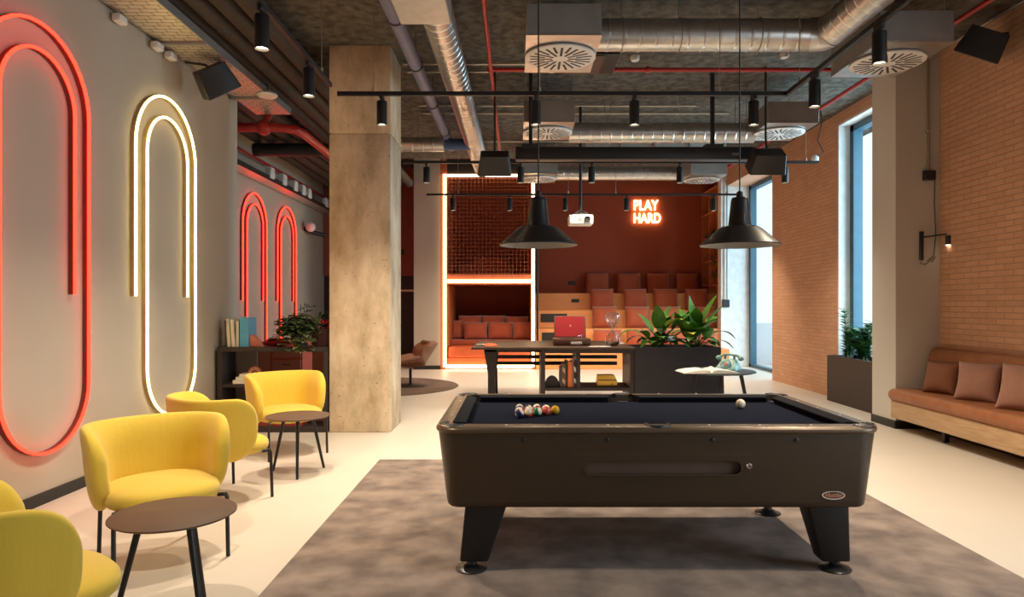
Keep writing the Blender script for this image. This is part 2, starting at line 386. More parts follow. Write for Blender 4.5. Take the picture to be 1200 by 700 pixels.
# right wall: brick, added fill-light opening beside the camera, pillar, window, brick, window, pillar
c = MB(); c.box(WX, 5.4, -3.2, -0.4, 0, H0); c.box(WX, 5.4, 3.2, 7.9, 0, H0); c.box(WX, 5.4, -0.4, 3.2, 4.0, H0); c.box(WX, 5.4, -0.4, 3.2, 0, 0.3)
c.box(WX, 5.24, 10.4, 13.07, 0, H0); c.box(WX, 5.4, 8.42, 10.4, 4.18, H0); c.box(WX, 5.6, 13.07, 15.9, 4.2, H1)
struct('wall_right', c, M['brick'], 'orange brown brick wall')
struct('wall_pillar', MB().box(4.39, 5.4, 7.9, 8.42, 0, H0), M['pillar'], 'grey white plastered pillar between bench and window')
struct('wall_far_pillar', MB().box(4.77, 5.5, 15.9, 16.15, 0, H1), M['white_paint'], 'pale pillar beside the far window')
struct('trim_1', MB().box(WX-0.001, 5.24, 10.37, 10.402, 0, 4.18), M['white_paint'])
struct('trim_2', MB().box(WX-0.001, 5.4, 8.4, 10.4, 4.15, 4.181), M['white_paint'])
c = MB(); c.box(4.375, 4.39, 7.88, 8.42, 0, 0.09); c.box(4.375, 4.9, 7.885, 7.9, 0, 0.09)
struct('baseboard_right', c, M['black_trim'])
struct('wall_back', MB().box(-5.2, 6.0, 18.4, 18.7, 0, H1), M['redwall'], 'dark red brown painted back wall')
struct('wall_back_right', MB().box(5.32, 5.6, 16.15, 18.4, 0, H1), M['redwall'])
struct('wall_back_left', MB().box(-2.28, -1.69, 15.2, 15.6, 0, H1), M['plaster'], 'pale wall panel left of the lit pod')
struct('baseboard_back', MB().box(-2.285, -1.685, 15.185, 15.2, 0, 0.085), M['black_trim'])
# window frames and panes
def window(n, X, y0, y1, z0, z1, bars):
    f = MB(); t = 0.11; d = 0.14
    f.box(X, X+d, y0, y0+t, z0, z1); f.box(X, X+d, y1-t, y1, z0, z1); f.box(X, X+d, y0, y1, z0, z0+0.07); f.box(X, X+d, y0, y1, z1-0.1, z1)
    for b in bars: f.box(X, X+d, b-0.045, b+0.045, z0, z1)
    o = struct('window_%d' % n, f, M['frameblue'], 'tall window with blue grey metal frame')
    MB().box(X+0.06, X+0.075, y0+0.02, y1-0.02, z0+0.02, z1-0.02).build('pane', M['glass'], o)
    return o
window(1, 5.42, 13.07, 15.9, 0, 4.2, [14.1])
window(2, 5.07, 8.42, 10.37, 0, 4.15, [])
window(3, 5.1, -0.4, 3.2, 0.3, 4.0, [1.4])  # added window out of view, put in to pass the fill light
struct('pavement', MB().box(5.7, 60, -20, 60, -0.3, -0.12), M['paving'], 'pale pavement outside the windows')

# concrete column
c = MB(); c.box(-2.10, -1.41, 7.66, 8.35, 0, 3.35); c.box(-2.10, -1.41, 7.66, 8.35, 3.36, H0); c.bevel(0.012, 2)
c.box(-2.085, -1.425, 7.675, 8.335, 3.3, 3.4)
col = c.build('column', M['concrete']); tag(col, 'raw concrete column standing beside the low shelf', 'column', kind='structure')

# corridor behind, left of the pale panel
c = MB(); c.box(-4.7, -2.28, 16.6, 16.8, 2.15, H1); struct('wall_corridor', c, M['panelred'], 'red brown wall above the dark alcove')
t = thing('dark_doorway', 'solid black block standing in for the dark doorway behind the concrete column', 'doorway', (-3.5, 16.7, 0))
MB().box(-1.2, 1.25, 0.0, 0.5, 0, 2.15).build('carcass', M['black_trim'], t)  # solid block, the darkness of the doorway opening is put into its black colour
MB().box(-1.0, 1.1, -0.03, 0.0, 1.76, 1.81).build('rail', M['conduit'], t)
o = MB().box(-0.10, 0.10, -0.04, 0, -0.07, 0.07).bevel(0.01).build('wall_switch', M['black_plastic']); o.location = (-2.83, 16.6, 2.72)
tag(o, 'small black box on the red brown wall beside the column', 'switch')

# rugs
o = MB().box(-1.254, 2.63, 1.9, 6.27, 0.0, 0.012).build('area_rug', M['rug']); tag(o, 'large mottled taupe rug under the pool table', 'rug')
o = MB().lathe([(0, 0), (1.4, 0), (1.41, 0.006), (1.4, 0.012), (0, 0.012)], 72).build('round_rug', M['round_rug']); o.location = (-2.43, 12.0, 0.0)
tag(o, 'round brown rug under the tan swivel armchair', 'rug')

# ------------------------------------------------------------------ neon paperclips
def arc(cy, cz, r, a0, a1, n=20):
    return [(cy+r*math.cos(R(a0+(a1-a0)*k/n)), cz+r*math.sin(R(a0+(a1-a0)*k/n))) for k in range(n+1)]
def clip_path():
    y = [-0.56, 0.56, -0.37, 0.39]
    p = [(-0.56, 1.51), (-0.56, 2.2)] + arc(0, 2.86, 0.56, 180, 0) + [(0.56, 2.0)] + arc(0.095, 0.835, 0.465, 0, -180) + [(-0.37, 1.6)] + arc(0.01, 2.85, 0.38, 180, 0) + [(0.39, 2.2), (0.39, 1.51)]
    return p
def neon(label, X, yc, mt, mb_, group=None):
    t = thing('neon_light', label, 'neon light', (X, yc, 0))
    P = clip_path()
    MB().tube([(0.045, y, z) for y, z in P], 0.0115, 10).build('tube', M[mt], t)
    b = MB()
    def sweep(P, hw, x0, x1):
        rings = []
        for i, (y, z) in enumerate(P):
            a = P[max(i-1, 0)]; c_ = P[min(i+1, len(P)-1)]
            d = Vector((c_[0]-a[0], c_[1]-a[1])).normalized(); nx, nz = -d.y, d.x
            rings.append([(x0, y+nx*hw, z+nz*hw), (x0, y-nx*hw, z-nz*hw), (x1, y-nx*hw, z-nz*hw), (x1, y+nx*hw, z+nz*hw)])
        b.loops(rings)
    sweep(P, 0.0105, 0.0, 0.036)
    b.build('channel', M[mb_], t)
    return t
neon('red orange neon paperclip loop nearest the camera on the left wall', -3.4, 4.80, 'neon_red', 'backred')
neon('warm yellow neon paperclip loop on the left wall', -3.4, 6.58, 'neon_yellow', 'backyellow')
neon('red neon paperclip loop on the recessed wall, the one nearer the plaster corner', -4.7, 12.18, 'neon_red', 'backred')
neon('red neon paperclip loop on the recessed wall, the one nearer the column', -4.7, 13.88, 'neon_red', 'backred')

# ------------------------------------------------------------------ POOL TABLE
PT = thing('pool_table', 'dark brown pool table with charcoal cloth on tapered legs', 'pool table', (0.735, 4.155, 0.012))
HX, HY = 1.158, 0.675
def ring_loops(prof, rad, n=8):
    return [[(x, y, z) for x, y in rrect(-HX+d, HX-d, -HY+d, HY-d, max(rad-d, 0.004), n)] for d, z in prof]
b = MB(); b.loops(ring_loops([(0.10, 0.36), (0.075, 0.363), (0.062, 0.375), (0.056, 0.40), (0.012, 0.765), (0.05, 0.765), (0.06, 0.70)], 0.13)); CAB = b.build('cabinet', M['cabinet'], PT, ang=60)
b = MB(); L = ring_loops([(0.016, 0.755), (0.003, 0.762), (0, 0.772), (0.003, 0.782), (0.014, 0.789), (0.03, 0.793), (0.085, 0.795), (0.088, 0.75)], 0.13)
b.loops(L + [L[0]], True, False, False); b.build('rail_frame', M['rail'], PT, ang=75)
b = MB(); b.box(-HX+0.08, HX-0.08, -HY+0.08, HY-0.08, 0.72, 0.75); b.build('bed_cloth', M['cloth'], PT)
def cushion(x0, y0, x1, y1, nx, ny):   # along rail from p0 to p1, nose direction n
    dx, dy = x1-x0, y1-y0; l = math.hypot(dx, dy); dx /= l; dy /= l
    prof = [(0, 0.75), (0, 0.794), (0.035, 0.792), (0.066, 0.786), (0.068, 0.781), (0.045, 0.75)]
    r0 = [(x0+nx*d+dx*d*0.55, y0+ny*d+dy*d*0.55, z) for d, z in prof]; r1 = [(x1+nx*d-dx*d*0.55, y1+ny*d-dy*d*0.55, z) for d, z in prof]
    MB().loops([r0, r1]).build('rail_cushion', M['cushioncloth'], PT, ang=30)
ix, iy = HX-0.087, HY-0.087
for sy in (-1, 1):
    for sx in (-1, 1): cushion(sx*0.075, sy*iy, sx*(ix-0.06), sy*iy, 0, -sy)
for sx in (-1, 1): cushion(sx*ix, -(iy-0.06), sx*ix, iy-0.06, -sx, 0)
for sx, sy in ((-1,-1),(-1,1),(1,-1),(1,1),(0,-1),(0,1)):
    px_, py_ = (sx*(ix-0.012), sy*(iy-0.012)) if sx else (0, sy*(iy+0.005))
    p = MB(); p.lathe([(0, 0.745), (0.045, 0.747), (0.056, 0.752)], 24, (px_, py_, 0)); 
    # raised rubber rim on the outer side of the pocket
    a0 = math.atan2(sy, sx) if sx else sy*PI/2
    pts = [(px_+0.058*math.cos(a0+R(k)), py_+0.058*math.sin(a0+R(k)), 0.786) for k in range(-95, 96, 10)]
    p.tube(pts, 0.016, 8)
    pk = p.build('pocket', M['pocket'], PT)
    if sx: MB().tube([(px_+0.078*math.cos(a0+R(k)), py_+0.078*math.sin(a0+R(k)), 0.794) for k in range(-80, 81, 10)], 0.004, 6).build('pocket_trim', M['chrome'], pk)
for sy in (-1, 1):                                             # sights on the long rails
    for k in (-3, -2, -1, 1, 2, 3):
        MB().lathe([(0, 0.793), (0.0075, 0.793), (0.0065, 0.798), (0, 0.7995)], 12, (k*0.262, sy*(HY-0.05), 0)).build('sight', M['white_plastic'], PT)
for sx in (-1, 1):
    for k in (-1, 0, 1): MB().lathe([(0, 0.794), (0.006, 0.794), (0.005, 0.7965), (0, 0.797)], 10, (sx*(HX-0.06), k*0.29, 0)).build('sight', M['white_plastic'], PT)
def front_y(z): return -HY + 0.012 + (0.765-z)/(0.765-0.40)*0.044
tilt = math.atan2(0.044, 0.365)
def on_front(x, z, off=0.0): return T(x, front_y(z)-off, z) @ Matrix.Rotation(PI/2-tilt, 4, 'X')
def stadium(l, h, n=12):
    return [(l/2-h/2+h/2*math.cos(R(-90+180*k/n)), h/2*math.sin(R(-90+180*k/n))) for k in range(n+1)] + [(-l/2+h/2+h/2*math.cos(R(90+180*k/n)), h/2*math.sin(R(90+180*k/n))) for k in range(n+1)]
cut = MB(); cut.M = on_front(0.02, 0.578, 0.0); cut.prism(stadium(0.81, 0.068), -0.035, 0.05); cutter = cut.build('cutter', M['cabinet'])
cutter.location = PT.location; bpy.context.view_layer.update()
md = CAB.modifiers.new('recess', 'BOOLEAN'); md.object = cutter; md.operation = 'DIFFERENCE'; md.solver = 'EXACT'
bpy.context.view_layer.update()
me2 = bpy.data.meshes.new_from_object(CAB.evaluated_get(bpy.context.evaluated_depsgraph_get()))
CAB.modifiers.clear(); CAB.data = me2; me2.shade_smooth(); me2.set_sharp_from_angle(angle=R(40)); bpy.data.objects.remove(cutter)
sl = MB(); sl.M = on_front(0.02, 0.578, 0.0); sl.prism(stadium(0.812, 0.070), -0.034, -0.028); fr = sl.build('ball_return_panel', mat('ball_return_brown', (0.13, 0.08, 0.055), 0.5), PT)
sl = MB(); sl.M = on_front(0.02, 0.578, 0.0); o_, i_ = stadium(0.822, 0.080), stadium(0.808, 0.066)
sl.loops([[(x, y, -0.01) for x, y in o_], [(x, y, 0.0015) for x, y in o_], [(x, y, 0.0015) for x, y in i_], [(x, y, -0.01) for x, y in i_]], True, False, False); sl.build('slot_rim', M['cabinet'], fr)
sl = MB(); sl.M = on_front(0.02, 0.648, 0); sl.box(-0.46, 0.46, -0.0012, 0.0012, -0.002, 0.0012); sl.build('panel_seam', M['rail'], PT)
for x in (-0.70, -0.27, 0.27, 0.70):
    k = MB(); k.M = on_front(x, 0.725, 0); k.lathe([(0, -0.004), (0.012, -0.004), (0.012, 0.002), (0.009, 0.004), (0, 0.004)], 14); k.build('bolt', M['pocket'], PT)
k = MB(); k.M = on_front(0.463, 0.587, 0); k.lathe([(0, -0.004), (0.015, -0.004), (0.015, 0.005), (0.011, 0.009), (0, 0.009)], 18); lk = k.build('lock', M['chrome'], PT)
k = MB(); k.M = on_front(0.463, 0.587, 0); k.box(-0.0015, 0.0015, -0.007, 0.007, 0.008, 0.0098); k.build('keyhole', M['pocket'], lk)
def oval(a, b_, n=32): return [(a*math.cos(2*PI*k/n), b_*math.sin(2*PI*k/n)) for k in range(n)]
bd = MB(); bd.M = on_front(0.905, 0.432, 0)
bd.loops([[(x, y, -0.002) for x, y in oval(.060, .022)], [(x, y, 0.005) for x, y in oval(.060, .022)], [(x, y, 0.005) for x, y in oval(.054, .0175)], [(x, y, -0.002) for x, y in oval(.054, .0175)]], True, False, False)
badge = bd.build('badge', mat('badge_silver', (0.75, 0.72, 0.66), 0.3, metal=0.4), PT)
bd = MB(); bd.M = on_front(0.905, 0.432, 0); bd.prism(oval(.0535, .0172), -0.002, 0.002); bd.build('badge_face', mat('badge_red', (0.20, 0.035, 0.03), 0.4), badge)
def text_mesh(txt, size, ext, name, m, parent, mtx, bold=0.0, shear=0.0, align='CENTER'):
    cu = bpy.data.curves.new(name, 'FONT'); cu.body = txt; cu.size = size; cu.extrude = ext; cu.align_x = align; cu.offset = bold; cu.shear = shear
    ob = bpy.data.objects.new(name, cu); C.objects.link(ob)
    dg = bpy.context.evaluated_depsgraph_get(); me = bpy.data.meshes.new_from_object(ob.evaluated_get(dg))
    bpy.data.objects.remove(ob); bpy.data.curves.remove(cu)
    me.transform(mtx); me.materials.clear(); me.materials.append(m)
    o = bpy.data.objects.new(name, me); C.objects.link(o); o.parent = parent; return o
text_mesh('Hustler', 0.030, 0.0006, 'badge_lettering', mat('badge_gold', (0.62, 0.45, 0.26), 0.3, metal=0.5), badge, on_front(0.905, 0.432, 0) @ T(0, -0.0085, 0.003), shear=0.35)
for sx in (-1, 1):
    for sy in (-1, 1):
        # tapered slab leg leaning outwards
        y0, y1 = sy*0.60, sy*0.44
        yb0, yb1 = sy*0.545, sy*0.43
        top = [(sx*1.0, y0), (sx*0.78, y0), (sx*0.78, y1), (sx*1.0, y1)]; bot = [(sx*1.035, yb0), (sx*0.885, yb0), (sx*0.885, yb1), (sx*1.035, yb1)]
        lg = MB(); B = [(x, y, 0.055) for x, y in bot]; Tt = [(x, y, 0.385) for x, y in top]
        lg.hexa(B, Tt); lg.bevel(0.012, 3)
        leg = lg.build('leg', M['pocket'], PT)
        ft = MB(); ft.lathe([(0, 0), (0.082, 0), (0.086, 0.006), (0.080, 0.012), (0.05, 0.018), (0.028, 0.03), (0.024, 0.06), (0, 0.06)], 28, (sx*0.975, sy*0.487, 0)); ft.build('foot', M['lampblack'], leg)

# balls
BR = 0.0268; BZ = 0.762 + BR
def ball(label, x, y, c1, c2=None, rot=(0.3, 0.2, 0.1), r=BR):
    b_ = MB(); n = 24; rg = 16
    rings = []
    for i in range(rg+1):
        tt = PI*i/rg; rings.append([(r*max(math.sin(tt), 1e-4)*math.cos(2*PI*k/n), r*max(math.sin(tt), 1e-4)*math.sin(2*PI*k/n), r*math.cos(tt)) for k in range(n)])
    V = [[b_.v(p) for p in q] for q in rings]
    for i in range(rg):
        b_.mi = 1 if (c2 and (i < 5 or i >= rg-5)) else 0
        for k in range(n): b_.f([V[i][k], V[i+1][k], V[i+1][(k+1)%n], V[i][(k+1)%n]])
    bmesh.ops.remove_doubles(b_.bm, verts=b_.bm.verts, dist=1e-4)
    ms = [mat('ball_enamel', c1, 0.12, coat=0.5, col2=c1)] + ([mat('ball_white_enamel', c2, 0.12, coat=0.5, col2=c2)] if c2 else [])
    o = b_.build('pool_ball', ms); o.location = (x, y, BZ + r - BR); o.rotation_euler = rot
    return tag(o, label, 'pool ball', 'pool balls on the charcoal cloth')
ivory = (0.80, 0.72, 0.58)
D = 0.0545; AX, AY = 0.237, 4.165
cols = [
 [('solid yellow pool ball at the right point of the racked triangle', (0.72, 0.42, 0.02), None)],
 [('coral red pool ball beside the yellow ball', (0.70, 0.10, 0.06), None), ('cream and coral striped ball behind the coral red ball', (0.66, 0.2, 0.12), ivory)],
 [('green and white striped ball at the front of the middle row', (0.02, 0.24, 0.10), ivory), ('maroon pool ball behind the green striped ball', (0.30, 0.02, 0.03), None), ('maroon and white striped ball at the back of the middle row', (0.30, 0.02, 0.03), ivory)],
 [('orange and white striped ball second from the left at the front', (0.75, 0.16, 0.03), ivory), ('brown and cream striped ball behind the orange striped ball', (0.25, 0.05, 0.03), ivory), ('white banded dark ball at the back of the second row', (0.05, 0.05, 0.06), ivory)],
 [('navy and white striped ball at the front left corner of the triangle', (0.025, 0.03, 0.16), ivory), ('orange red and white striped ball behind the navy striped ball', (0.75, 0.12, 0.05), ivory), ('purple pool ball in the left row of the triangle', (0.10, 0.02, 0.14), None), ('green and white striped ball at the back of the left row', (0.02, 0.25, 0.12), ivory)],
]
rots = [(0.9, 0.4, 0), (0.5, -0.6, 0.3), (1.2, 0.5, 0.9), (0.7, -0.7, 0.4), (0.2, 0.9, 0.1)]
for ci, cl in enumerate(cols):
    for k, (lb, c1, c2) in enumerate(cl):
        ball(lb, AX-ci*D, AY-ci*0.033 + k*0.066, c1, c2, rots[(ci+k*2) % 5])
ball('white cue ball alone on the right of the charcoal cloth', 1.446, 4.40, (0.82, 0.74, 0.6), None, r=0.0305)

# ------------------------------------------------------------------ YELLOW LOUNGE CHAIRS
def lounge_chair(label, loc, ang):
    t = thing('lounge_chair', label, 'armchair', loc, ang, 'yellow lounge chairs along the left wall')
    # wrap-around back
    a, depth, arm = 0.312, 0.265, 0.13
    path = [(arm, -a), (arm-0.07, -a*1.01), (0.0, -a*1.01)]
    n = 26
    for k in range(1, n):
        th = -PI/2 - PI*k/n
        cx, cy = math.cos(th), math.sin(th)
        e = 0.78
        path.append((-depth*abs(cx)**e, math.copysign(a*1.01*abs(cy)**e, cy)))
    path += [(0.0, a*1.01), (arm-0.07, a*1.01), (arm, a)]
    # resample by length
    pts = [Vector(p) for p in path]; ln = [0]
    for p, q in zip(pts, pts[1:]): ln.append(ln[-1]+(q-p).length)
    tot = ln[-1]; N = 64; rs = []
    for k in range(N+1):
        s_ = tot*(0.5-0.5*math.cos(PI*k/N)) if False else tot*k/N
        j = max(i for i in range(len(ln)) if ln[i] <= s_+1e-9); j = min(j, len(pts)-2)
        f_ = (s_-ln[j])/(ln[j+1]-ln[j]); rs.append(pts[j].lerp(pts[j+1], f_))
    b = MB(); rings = []; K = 28
    for k in range(N+1):
        s_ = tot*k/N; d = min(s_, tot-s_)
        Rr = 0.21; q = max(0.0, 1-d/Rr); sc = max(0.06, (1-q**2.4))**(1/2.4)
        tg = (rs[min(k+1, N)]-rs[max(k-1, 0)]).normalized(); nrm = Vector((-tg.y, tg.x))   # points outward or inward
        if nrm.dot(rs[k]-Vector((0.0, 0))) < 0: nrm = -nrm
        mid = 0.540 - 0.01*q; hh = 0.23*sc; th = 0.046*min(1, sc*1.5)
        ring = []
        for m_ in range(K):
            ph = 2*PI*m_/K; cx, cy = math.cos(ph), math.sin(ph)
            ox = math.copysign(abs(cx)**0.75, cx)*th; oz = math.copysign(abs(cy)**0.62, cy)*hh
            fl = 0.045*(oz/0.235)*abs(oz/0.235) if oz > 0 else 0.03*(oz/0.235)   # flares outward at the top
            th_top = 1.0
            p = rs[k] + nrm*(ox*th_top + fl)
            ring.append((p.x, p.y, mid+oz))
        rings.append(ring)
    b.loops(rings); b.build('backrest', M['yellow_back'], t, ang=180, subsurf=1)
    # seat
    b = MB(); rings = []
    for i in range(0, 13):
        ph = -PI/2 + PI*i/12; cz, sz_ = math.cos(ph), math.sin(ph)
        rr = max(0.02, abs(cz)**0.45); zz = math.copysign(abs(sz_)**0.8, sz_)*0.068
        ring = []
        for k in range(40):
            an = 2*PI*k/40; cx, cy = math.cos(an), math.sin(an)
            e = 0.8
            ring.append((0.04+math.copysign(abs(cx)**e, cx)*0.30*rr, math.copysign(abs(cy)**e, cy)*0.295*rr, 0.385+zz+(0.012*(1-rr) if zz > 0 else 0)))
        rings.append(ring)
    b.loops(rings); b.build('seat', M['yellow'], t, ang=180)
    for x, y, lean in ((0.255, 0.285, 0.01), (0.255, -0.285, 0.01), (-0.24, 0.24, -0.03), (-0.24, -0.24, -0.03)):
        MB().tube([(x*0.8, y*0.9, 0.345), (x*0.97, y*0.99, 0.352), (x, y, 0.335), (x+lean, y*1.01, 0.0)], 0.0115, 10).build('leg', M['blackmetal'], t)
    return t
ch = lounge_chair('yellow lounge chair facing the camera beside the nearest round table', (-2.03, 3.88, 0), R(-47))
dup(ch, (-2.22, 6.60, 0), R(-47), 'yellow lounge chair facing the camera in front of the low dark shelf')
dup(ch, (-2.21, 5.07, 0), R(50), 'yellow lounge chair seen from behind, between two chairs facing the camera')
dup(ch, (-1.83, 2.47, 0), R(50), 'yellow lounge chair seen from behind, cut by the bottom left corner')

def side_table(label, loc, ang):
    t = thing('side_table', label, 'side table', loc, ang, 'round side tables by the yellow chairs')
    MB().lathe([(0, 0.476), (0.255, 0.476), (0.266, 0.482), (0.266, 0.487), (0.262, 0.49), (0, 0.49)], 64).build('tabletop', M['tablebrown'], t)
    for a in (165, -74, 46):
        c_, s_ = math.cos(R(a)), math.sin(R(a))
        MB().tube([(0.13*c_, 0.13*s_, 0.478), (0.245*c_, 0.245*s_, 0)], [0.016, 0.011], 12).build('leg', M['blackmetal'], t)
    return t
st = side_table('round brown side table before the column', (-1.86, 5.82, 0), 0)
dup(st, (-1.55, 3.09, 0), R(38), 'round brown side table nearest the camera')

# ------------------------------------------------------------------ BENCH ON THE RIGHT
BY0, BY1 = 2.6, 7.86
t = thing('banquette_bench', 'tan leather banquette bench with oak front along the brick wall', 'bench', (4.58, 5.2, 0))
l0, l1 = BY0-5.2, BY1-5.2
MB().box(-0.27, 0.29, l0, l1, 0.14, 0.335).bevel(0.006).build('oak_front', M['oak'], t)
def slab_x(profile, name, m, ang=60):   # profile (x,z) swept along Y with rounded ends
    b = MB(); cx = sum(p[0] for p in profile)/len(profile); cz = sum(p[1] for p in profile)/len(profile)
    rings = []
    for y, sc in ((l0, 0.6), (l0+0.01, 0.85), (l0+0.04, 1), (l1-0.04, 1), (l1-0.012, 0.86), (l1, 0.6)):
        rings.append([(cx+(x-cx)*(sc if sc > 0.9 else 1-(1-sc)*0.12), y, cz+(z-cz)*sc) for x, z in profile])
    b.loops(rings); return b.build(name, m, t, ang=ang)
seatp = rrect(-0.31, 0.30, 0.335, 0.475, 0.06, 6); slab_x(seatp, 'seat_cushion', M['leather'])
backp = [(0.12, 0.47), (0.17, 0.88), (0.19, 0.925), (0.23, 0.945), (0.27, 0.935), (0.295, 0.90), (0.30, 0.47)]
slab_x(backp, 'back_cushion', M['leather'])
for y in (-2.0, -0.7, 0.55, 1.9):
    MB().box(-0.14, -0.09, y-0.025, y+0.025, 0, 0.14).build('leg', M['blackmetal'], t)
MB().box(0.12, 0.29, l0+.02, l1-.02, 0.0, 0.14).build('plinth', M['black_trim'], t)
def bench_cushion(label, y, w_, m, yaw, lean, seed, name='throw_cushion'):
    b = MB(); b.pillow(w_, w_, 0.18, 16, 0.09, seed)
    o = b.build(name, M[m], None, ang=180)
    o.matrix_world = T(4.60, y, 0.475+w_*0.455) @ Matrix.Rotation(R(yaw), 4, 'Z') @ Matrix.Rotation(R(lean), 4, 'X')
    return tag(o, label, 'cushion', 'throw cushions on the leather bench')
bench_cushion('brown suede throw cushion at the pillar end of the bench', 7.38, 0.38, 'leather_dark', -66, -16, 1)
bench_cushion('dusty rose throw cushion in the middle of the three on the bench', 6.80, 0.41, 'rosecushion', -58, -18, 2)
bench_cushion('dusty rose throw cushion cut by the right edge of the photo', 6.16, 0.45, 'rosecushion', -60, -20, 3)

# ------------------------------------------------------------------ LONG CONSOLE TABLE WITH SHELF AND PLANTER
CT = thing('console_table', 'long dark console table with open shelves and a built-in planter box', 'table', (0.5, 9.4, 0))
def cb(x0, x1, y0, y1, z0, z1, name, m, bev=0.004, parent=CT):
    return MB().box(x0-0.5, x1-0.5, y0-9.4, y1-9.4, z0, z1).bevel(bev, 1).build(name, m, parent)
cb(-0.62, 1.63, 9.4, 11.2, 0.815, 0.847, 'tabletop', M['topwood'])
cb(0.34, 0.40, 9.42, 10.1, 0.0, 0.815, 'side_panel', M['darkwood'])
cb(1.57, 1.63, 9.42, 10.1, 0.0, 0.815, 'side_panel', M['darkwood'])
cb(0.40, 1.57, 9.42, 10.1, 0.765, 0.815, 'top_rail', M['darkwood'])
cb(0.40, 1.57, 9.42, 10.1, 0.245, 0.29, 'shelf', M['darkwood'])
cb(0.83, 0.885, 9.43, 10.1, 0.29, 0.765, 'divider', M['darkwood'])
for z in (0.525, 0.625): cb(-0.36, 1.57, 10.62, 10.66, z-0.028, z+0.028, 'stretcher', M['darkwood'])
b = MB(); b.prism_y([(-0.46-.5, 0.815), (-0.27-.5, 0.815), (-0.30-.5, 0.45), (-0.29-.5, 0.0), (-0.40-.5, 0.0), (-0.40-.5, 0.45)], 0.22, 0.34); b.bevel(0.004, 1); b.build('leg', M['darkwood'], CT)
b = MB(); b.prism_y([(-0.46-.5, 0.815), (-0.27-.5, 0.815), (-0.30-.5, 0.45), (-0.29-.5, 0.0), (-0.40-.5, 0.0), (-0.40-.5, 0.45)], 1.30, 1.42); b.bevel(0.004, 1); b.build('leg', M['darkwood'], CT)
cb(-0.44, 0.34, 9.62, 9.70, 0.765, 0.815, 'apron', M['darkwood'])
b = MB(); x0, x1, y0, y1 = 1.63-.5, 2.82-.5, 0.0, 0.72
o_ = [(x0, y0), (x1, y0), (x1, y1), (x0, y1)]; i_ = [(x0+.03, y0+.03), (x1-.03, y0+.03), (x1-.03, y1-.03), (x0+.03, y1-.03)]
b.loops([[(x, y, 0) for x, y in o_], [(x, y, 0.847) for x, y in o_], [(x, y, 0.847) for x, y in i_], [(x, y, 0.5) for x, y in i_]], True, True, True)
pb = b.build('planter_box', M['planter'], CT, smooth=False)
b = MB(); b.box(x0+.03, x1-.03, y0+.03, y1-.03, 0.70, 0.80); b.build('soil', M['soil'], pb)

# things on and in the console
TZ = 0.847
t = thing('table_tennis_paddle', 'orange table tennis paddle lying on the left end of the long table', 'paddle', (-0.37, 9.72, TZ+.002), R(176))
b = MB(); b.M = Matrix.Rotation(R(-10), 4, 'X') @ T(0, .1, .0); b.prism([(0.098*math.cos(2*PI*k/32), -.1+0.092*math.sin(2*PI*k/32)) for k in range(32)], 0.002, 0.018); b.build('blade', M['orange_rubber'], t)
b = MB(); b.box(0.088, 0.19, -0.016, 0.016, 0.0, 0.026); b.bevel(0.005, 2); b.build('handle', M['paper'], t)
t = thing('record_player', 'open suitcase record player with a red lid on the long table', 'record player', (0.80, 9.95, TZ))
b = MB(); b.box(-0.265, 0.265, -0.19, 0.17, 0.008, 0.105); b.bevel(0.012, 2); b.build('case', M['brownleather'], t)
lid = MB(); lid.M = T(0, 0.17, 0.105) @ Matrix.Rotation(R(-14), 4, 'X')
lid.box(-0.235, 0.235, 0, 0.06, 0, 0.33); lid.bevel(0.01, 2); lo = lid.build('lid', M['brownleather'], t)
lid = MB(); lid.M = T(0, 0.17, 0.105) @ Matrix.Rotation(R(-14), 4, 'X'); lid.box(-0.218, 0.218, -0.004, 0.002, 0.012, 0.315); lid.build('lining', M['red'], lo)
lid = MB(); lid.M = T(0, 0.166, 0.27) @ Matrix.Rotation(R(90-14), 4, 'X'); lid.lathe([(0, 0), (0.016, 0), (0.014, 0.004), (0, 0.006)], 16, (0, 0.0, 0.035)); lid.build('lid_emblem', mat('emblem_gold', (.6, .25, .12), 0.4), lo)
MB().lathe([(0, .105), (.125, .105), (.125, .114), (0, .116)], 32, (-0.06, -0.01, 0)).build('platter', M['black_plastic'], t)
MB().tube([(0.16, 0.10, 0.105), (0.16, 0.10, 0.145), (0.15, 0.02, 0.148), (0.08, -0.10, 0.13)], 0.006, 8).build('tonearm', M['chrome'], t)
MB().box(0.06, 0.22, -0.16, -0.10, 0.105, 0.112).build('control_plate', M['chrome'], t)
MB().box(-0.02, 0.14, -0.1945, -0.188, 0.022, 0.058).bevel(0.003, 1).build('name_plate', M['white_plastic'], t)
for sx in (-.2, .2):
    for sy in (-.14, .12): MB().cyl((sx, sy, 0), (sx, sy, 0.012), 0.015).build('foot', M['black_plastic'], t)
t = thing('hourglass', 'tall clear hourglass with dark sand on the long table', 'hourglass', (1.365, 9.68, TZ))
prof = [(0.0, 0.0), (0.07, 0.002), (0.098, 0.03), (0.106, 0.075), (0.098, 0.12), (0.068, 0.175), (0.03, 0.215), (0.012, 0.235), (0.012, 0.243), (0.03, 0.262), (0.07, 0.31), (0.098, 0.365), (0.106, 0.41), (0.095, 0.455), (0.06, 0.478), (0, 0.482)]
b = MB(); b.lathe(prof, 40); inn = [(max(0, r-0.006), 0.006+z*0.975) for r, z in prof]; b.lathe(inn, 40); b.build('glass_bulb', M['clearglass'], t, ang=80)
MB().lathe([(0, 0.007), (0.062, 0.009), (0.09, 0.033), (0.097, 0.062), (0.08, 0.072), (0.0, 0.095)], 32).build('sand', M['sand'], t)
MB().tube([(0.013*math.cos(2*PI*k/20), 0.013*math.sin(2*PI*k/20), 0.239) for k in range(20)], 0.004, 8, closed=True).build('neck_ring', M['white_plastic'], t)
